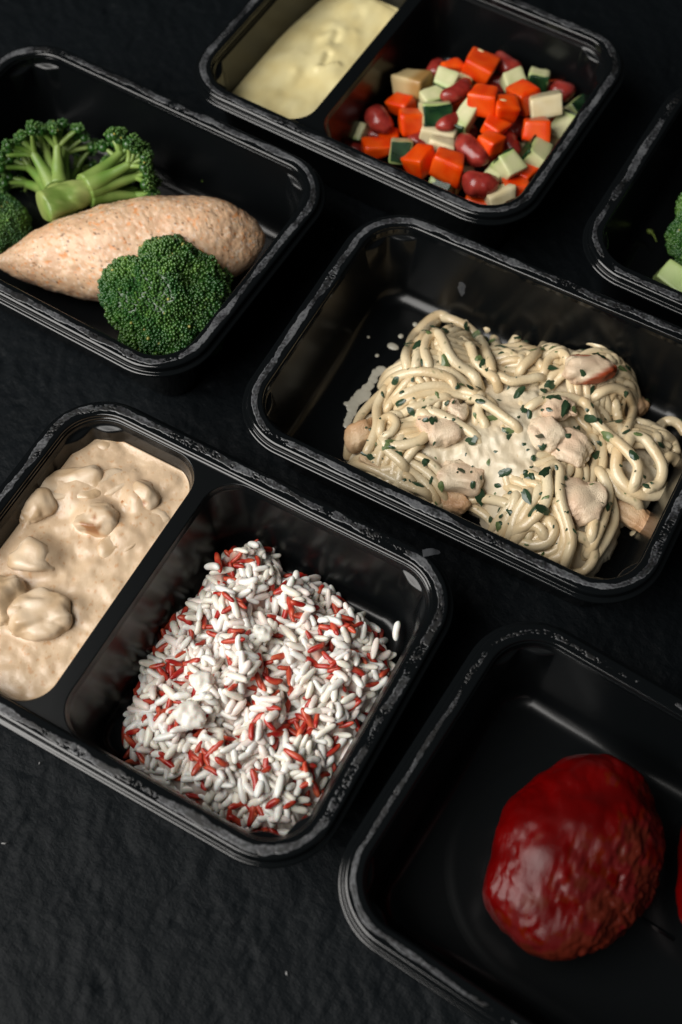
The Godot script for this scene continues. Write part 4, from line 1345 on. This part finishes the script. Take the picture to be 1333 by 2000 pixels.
	salad("potato", V(45.7, -33.0, -22.9), Vector3(5.58, 4.65, 4.65), -142, Vector2(10, 0), "")
	salad("bean", V(23.9, -33.0, -18.2), Vector3(7.44, 4.19, 4.65), -100, Vector2(10, 0), "")
	salad("potato", V(61.7, -33.0, 4.6), Vector3(5.58, 4.65, 4.65), -71, Vector2(10, 0), "")
	salad("cucumber", V(54.1, -33.0, 30.7), Vector3(5.58, 4.65, 4.65), -42, Vector2(10, 0), "")
	salad("potato", V(23.8, -33.0, 39.9), Vector3(5.58, 4.65, 4.65), -5, Vector2(10, 0), "")
	salad("carrot", V(19.0, -33.0, 17.9), Vector3(5.58, 4.65, 4.65), 44, Vector2(10, 0), "")
	salad("carrot", V(57.0, -33.0, 51.4), Vector3(5.58, 4.65, 4.65), 84, Vector2(10, 0), "")
	seeds()
	pasta()
	curry()
	rice()
	cutlet(V(-23.8, -23.0, 2.8), Vector3(31, 20, 40), 0.0, Vector3(3, 8, 1), "whole glossy red glazed cutlet in the near right tray")
	cutlet(V(35.1, -25.0, 33.1), Vector3(30, 18, 36), 20.0, Vector3(53, 18, 11), "second red glazed cutlet mostly beyond the right picture edge")
	film_scrap()
	dust()


func materials() -> void:
	var smooth_ := bumps(0.012, 3, 3)
	var fine := bumps(0.05, 5, 3)
	var cells := bumps(0.045, 9, 2, FastNoiseLite.TYPE_CELLULAR)
	var m := mat("plastic", lin(0.0026, 0.0032, 0.0036), 0.1)
	m = mat("plastic_wall", lin(0.0026, 0.0032, 0.0036), 0.25)
	m.metallic_specular = 0.42
	m = mat("residue", Color.WHITE, 0.42, 0.05, fine, 16.0, true)
	m = mat("table", lin(0.0030, 0.0042, 0.0052), 0.55, 0.5, bumps(0.016, 21, 7, FastNoiseLite.TYPE_VALUE_CUBIC, 1024), 48.0)
	m.metallic_specular = 0.2
	m = mat("quenelle", Color.WHITE, 0.25, 0.16, fine, 12.0, true)
	m.subsurf_scatter_enabled = true
	m.subsurf_scatter_strength = 0.06
	m = mat("stalk", Color.WHITE, 0.4, 0.08, fine, 14.0, true)
	m = mat("bud", Color.WHITE, 0.3, 0.0, null, 10.0, true)
	mats.bud_shape = bud_mesh()
	m = mat("puree", Color.WHITE, 0.5, 0.04, fine, 20.0, true)
	m = mat("bean", Color.WHITE, 0.25, 0.03, fine, 16.0, true)
	m = mat("carrot", Color.WHITE, 0.3, 0.09, fine, 12.0, true)
	m = mat("cucumber", Color.WHITE, 0.3, 0.08, cells, 10.0, true)
	m = mat("peel", Color.WHITE, 0.25, 0.05, fine, 12.0, true)
	m = mat("potato", Color.WHITE, 0.32, 0.07, fine, 12.0, true)
	m = mat("noodle", Color.WHITE, 0.21, 0.15, bumps(0.03, 31, 4), 24.0, true)
	m = mat("sauce", Color.WHITE, 0.28, 0.16, fine, 18.0, true)
	m = mat("splash", lin(0.42, 0.40, 0.33), 0.3)
	m = mat("chicken", Color.WHITE, 0.27, 0.35, fine, 20.0, true)
	m = mat("herb", lin(0.022, 0.048, 0.022), 0.3)
	m.cull_mode = BaseMaterial3D.CULL_DISABLED
	m = mat("herb_pale", lin(0.10, 0.14, 0.05), 0.35)
	m.cull_mode = BaseMaterial3D.CULL_DISABLED
	m = mat("curry", Color.WHITE, 0.21, 0.1, fine, 16.0, true)
	m = mat("rice", Color.WHITE, 0.3, 0.03, fine, 12.0, true)
	m.subsurf_scatter_enabled = true
	m.subsurf_scatter_strength = 0.16
	m.backlight_enabled = true
	m.backlight = Color(0.35, 0.32, 0.30)
	var plain := m
	for tint in [["rice_warm", Color(1.0, 0.985, 0.955)], ["rice_pink", Color(1.0, 0.955, 0.945)]]:
		var other: StandardMaterial3D = plain.duplicate()
		other.resource_name = tint[0]
		other.albedo_color = tint[1]
		mats[tint[0]] = other
	m = mat("rice_red", Color.WHITE, 0.32, 0.05, fine, 12.0, true)
	m = mat("glaze", Color.WHITE, 0.3, 0.1, fine, 16.0, true)
	m.metallic_specular = 0.35
	m = mat("film", Color(0.8, 0.82, 0.85, 0.05), 0.3)
	m.transparency = BaseMaterial3D.TRANSPARENCY_ALPHA
	m.cull_mode = BaseMaterial3D.CULL_DISABLED
	m = mat("dust", lin(0.16, 0.16, 0.16), 0.6)


func table() -> void:
	var b := Mb.new()
	var xs := PackedFloat32Array()
	var zs := PackedFloat32Array()
	var x := -1.5
	while x < 1.5:
		xs.append(x * 1000)
		x += 0.0016 if absf(x) < 0.3 else 0.05
	var z := -2.0
	while z < 0.7:
		zs.append(z * 1000)
		z += 0.0016 if z > -0.66 and z < 0.04 else 0.05
	var list := []
	for zz in zs:
		for xx in xs:
			var p := Vector3(xx, 0, zz)
			var w := p + Vector3(n3(p, 1.6), 0, n3(p + Vector3(99, 0, 0), 1.6)) * 14.0
			var y := n3(w * Vector3(1.6, 1, 0.7), 3.0) * 0.8 + n3(w * Vector3(1.3, 1, 0.8), 10.0) * 0.4 + n3(p, 26.0) * 0.22
			var ridge := 1.0 - absf(n3(w * Vector3(1.5, 1, 0.55) + Vector3(300, 0, 0), 5.0)) * 9.0
			y += 0.8 * maxf(ridge, 0) * smoothstep(0.0, 0.3, n3(p + Vector3(0, 0, 500), 1.5) + 0.12)
			var crack := absf(n3(w * Vector3(1.7, 1, 0.6) + Vector3(0, 0, 900), 3.2))
			y -= 1.1 * exp(-crack * crack / 0.0006) * smoothstep(0.02, 0.2, n3(p + Vector3(0, 77, 0), 4.0))
			y = clampf(y, -1.6, 0.9)
			b.P.append(Vector3(xx, y * 0.8 - 0.75, zz))
	var nx := xs.size()
	for j in zs.size() - 1:
		for i in nx - 1:
			var a := j * nx + i
			b.I.append_array([a, a + 1, a + nx, a + 1, a + nx + 1, a + nx])
	var o := mesh_node("table", b.done(), mats.table)
	tag(o, "matte black plaster textured table top under the trays", "table", "", "structure")
	add_child(o)


func dust() -> void:
	var b := Mb.new()
	for k in 42:
		var p := Vector3(rng.randf_range(-250, 60), 0.3, rng.randf_range(-200, 30))
		if k > 26:
			p = Vector3(rng.randf_range(-260, 260), 0.3, rng.randf_range(-600, 20))
		var s := rng.randf_range(0.15, 0.5)
		var d := blob(4, 5, Vector3(s * rng.randf_range(1, 2.2), s * 0.6, s), func(dd: Vector3, q: Vector3) -> Vector3: return q * (1.0 + n3(p + dd, 70.0)))
		var off := b.P.size()
		var turn := Basis(Vector3.UP, rng.randf() * TAU)
		for q in d.P: b.P.append(turn * q + p)
		for i in d.I: b.I.append(i + off)
	var o := mesh_node("dust", b.done(), mats.dust)
	tag(o, "pale dust specks scattered over the black table", "dust", "", "stuff")
	add_child(o)


func broccoli_stem() -> void:
	var b := block(Vector3(8.5, 2.6, 6.0), 1.6, 0.8, 8)
	for p in b.P: b.C.append(Color(0.30, 0.40, 0.14).lerp(Color(0.38, 0.47, 0.2), clampf(0.5 + n3(p, 8.0), 0, 1)))
	single("sliced_broccoli", b.done(), mats.stalk, frame("F") * Transform3D(turned(-15, Vector2(22, 0)), V(-48.9, -22.0, -37.9) * MM), "pale green sliced broccoli stem at the right picture edge", "broccoli slice")
	var d := Mb.new()
	tube(d, spline([Vector3(0, 0, 0), Vector3(2.5, 0.3, 1.5), Vector3(5.5, 0.2, 4.5)], 0.6), func(s: float) -> float: return 0.7 * (1.0 - 0.7 * s), 8)
	var ball := blob(8, 9, Vector3(1.7, 1.3, 1.3), func(dd: Vector3, q: Vector3) -> Vector3: return q + dd * n3(q, 40.0) * 0.5)
	var off := d.P.size()
	for q in ball.P: d.P.append(q)
	for i in ball.I: d.I.append(i + off)
	for q in d.P: d.C.append(Color(0.16, 0.22, 0.04))
	single("broccoli_crumb", d.done(), mats.stalk, frame("F") * Transform3D(Basis(), V(-72.8, -38.0, -4.2) * MM), "single fallen broccoli bud on its twig in the right hand broccoli tray", "broccoli crumb")
	for s in [[V(-52.3, -30.0, 60.1), "tiny broccoli crumb on the back wall above the fanned floret"], [V(19.0, -34.0, 56.4), "tiny broccoli crumb on the tray floor behind the quenelle"]]:
		var c := blob(6, 7, Vector3(1.2, 0.9, 0.9), func(dd: Vector3, q: Vector3) -> Vector3: return q + dd * n3(q + s[0], 50.0) * 0.6)
		for q in c.P: c.C.append(Color(0.16, 0.24, 0.04))
		single("broccoli_crumb", c.done(), mats.stalk, frame("A") * Transform3D(Basis(), s[0] * MM), s[1], "broccoli crumb")


func seeds() -> void:
	for s in [[V(48.1, -7.4, 8.8), -4.0, "pale seed lying on a carrot cube in the middle of the salad"], [V(20.7, -12.0, 37.9), -30.0, "pale seed on the far edge of the topmost carrot chunk"]]:
		var b := blob(10, 9, Vector3(2.0, 0.55, 0.9), func(dd: Vector3, q: Vector3) -> Vector3: return q)
		for q in b.P: b.C.append(Color(0.62, 0.45, 0.22))
		single("seed", b.done(), mats.potato, frame("B") * Transform3D(turned(s[1] + 30.0), s[0] * MM), s[2], "seed")


func film_scrap() -> void:
	var b := Mb.new()
	var list := []
	for j in 7:
		var ring := PackedVector3Array()
		for i in 9:
			var x := i / 8.0 * 7.0
			var w := 3.2 * (1.0 - pow(x / 8.0, 3.0)) * (1.0 + 0.3 * n3(Vector3(x, 0, 3), 30.0))
			var z := (j / 6.0 - 0.5) * w
			ring.append(Vector3(x, 0.4 + 0.9 * sin(x * 0.5) + 0.5 * n3(Vector3(x, 5, z), 25.0), z))
		list.append(ring)
	b.rings(list, false, false)
	single("film_scrap", b.done(), mats.film, frame("D") * Transform3D(turned(35.0), V(71.6, 0.5, 67.0) * MM), "torn scrap of clear lid film at the far right corner of the rice tray", "film scrap")
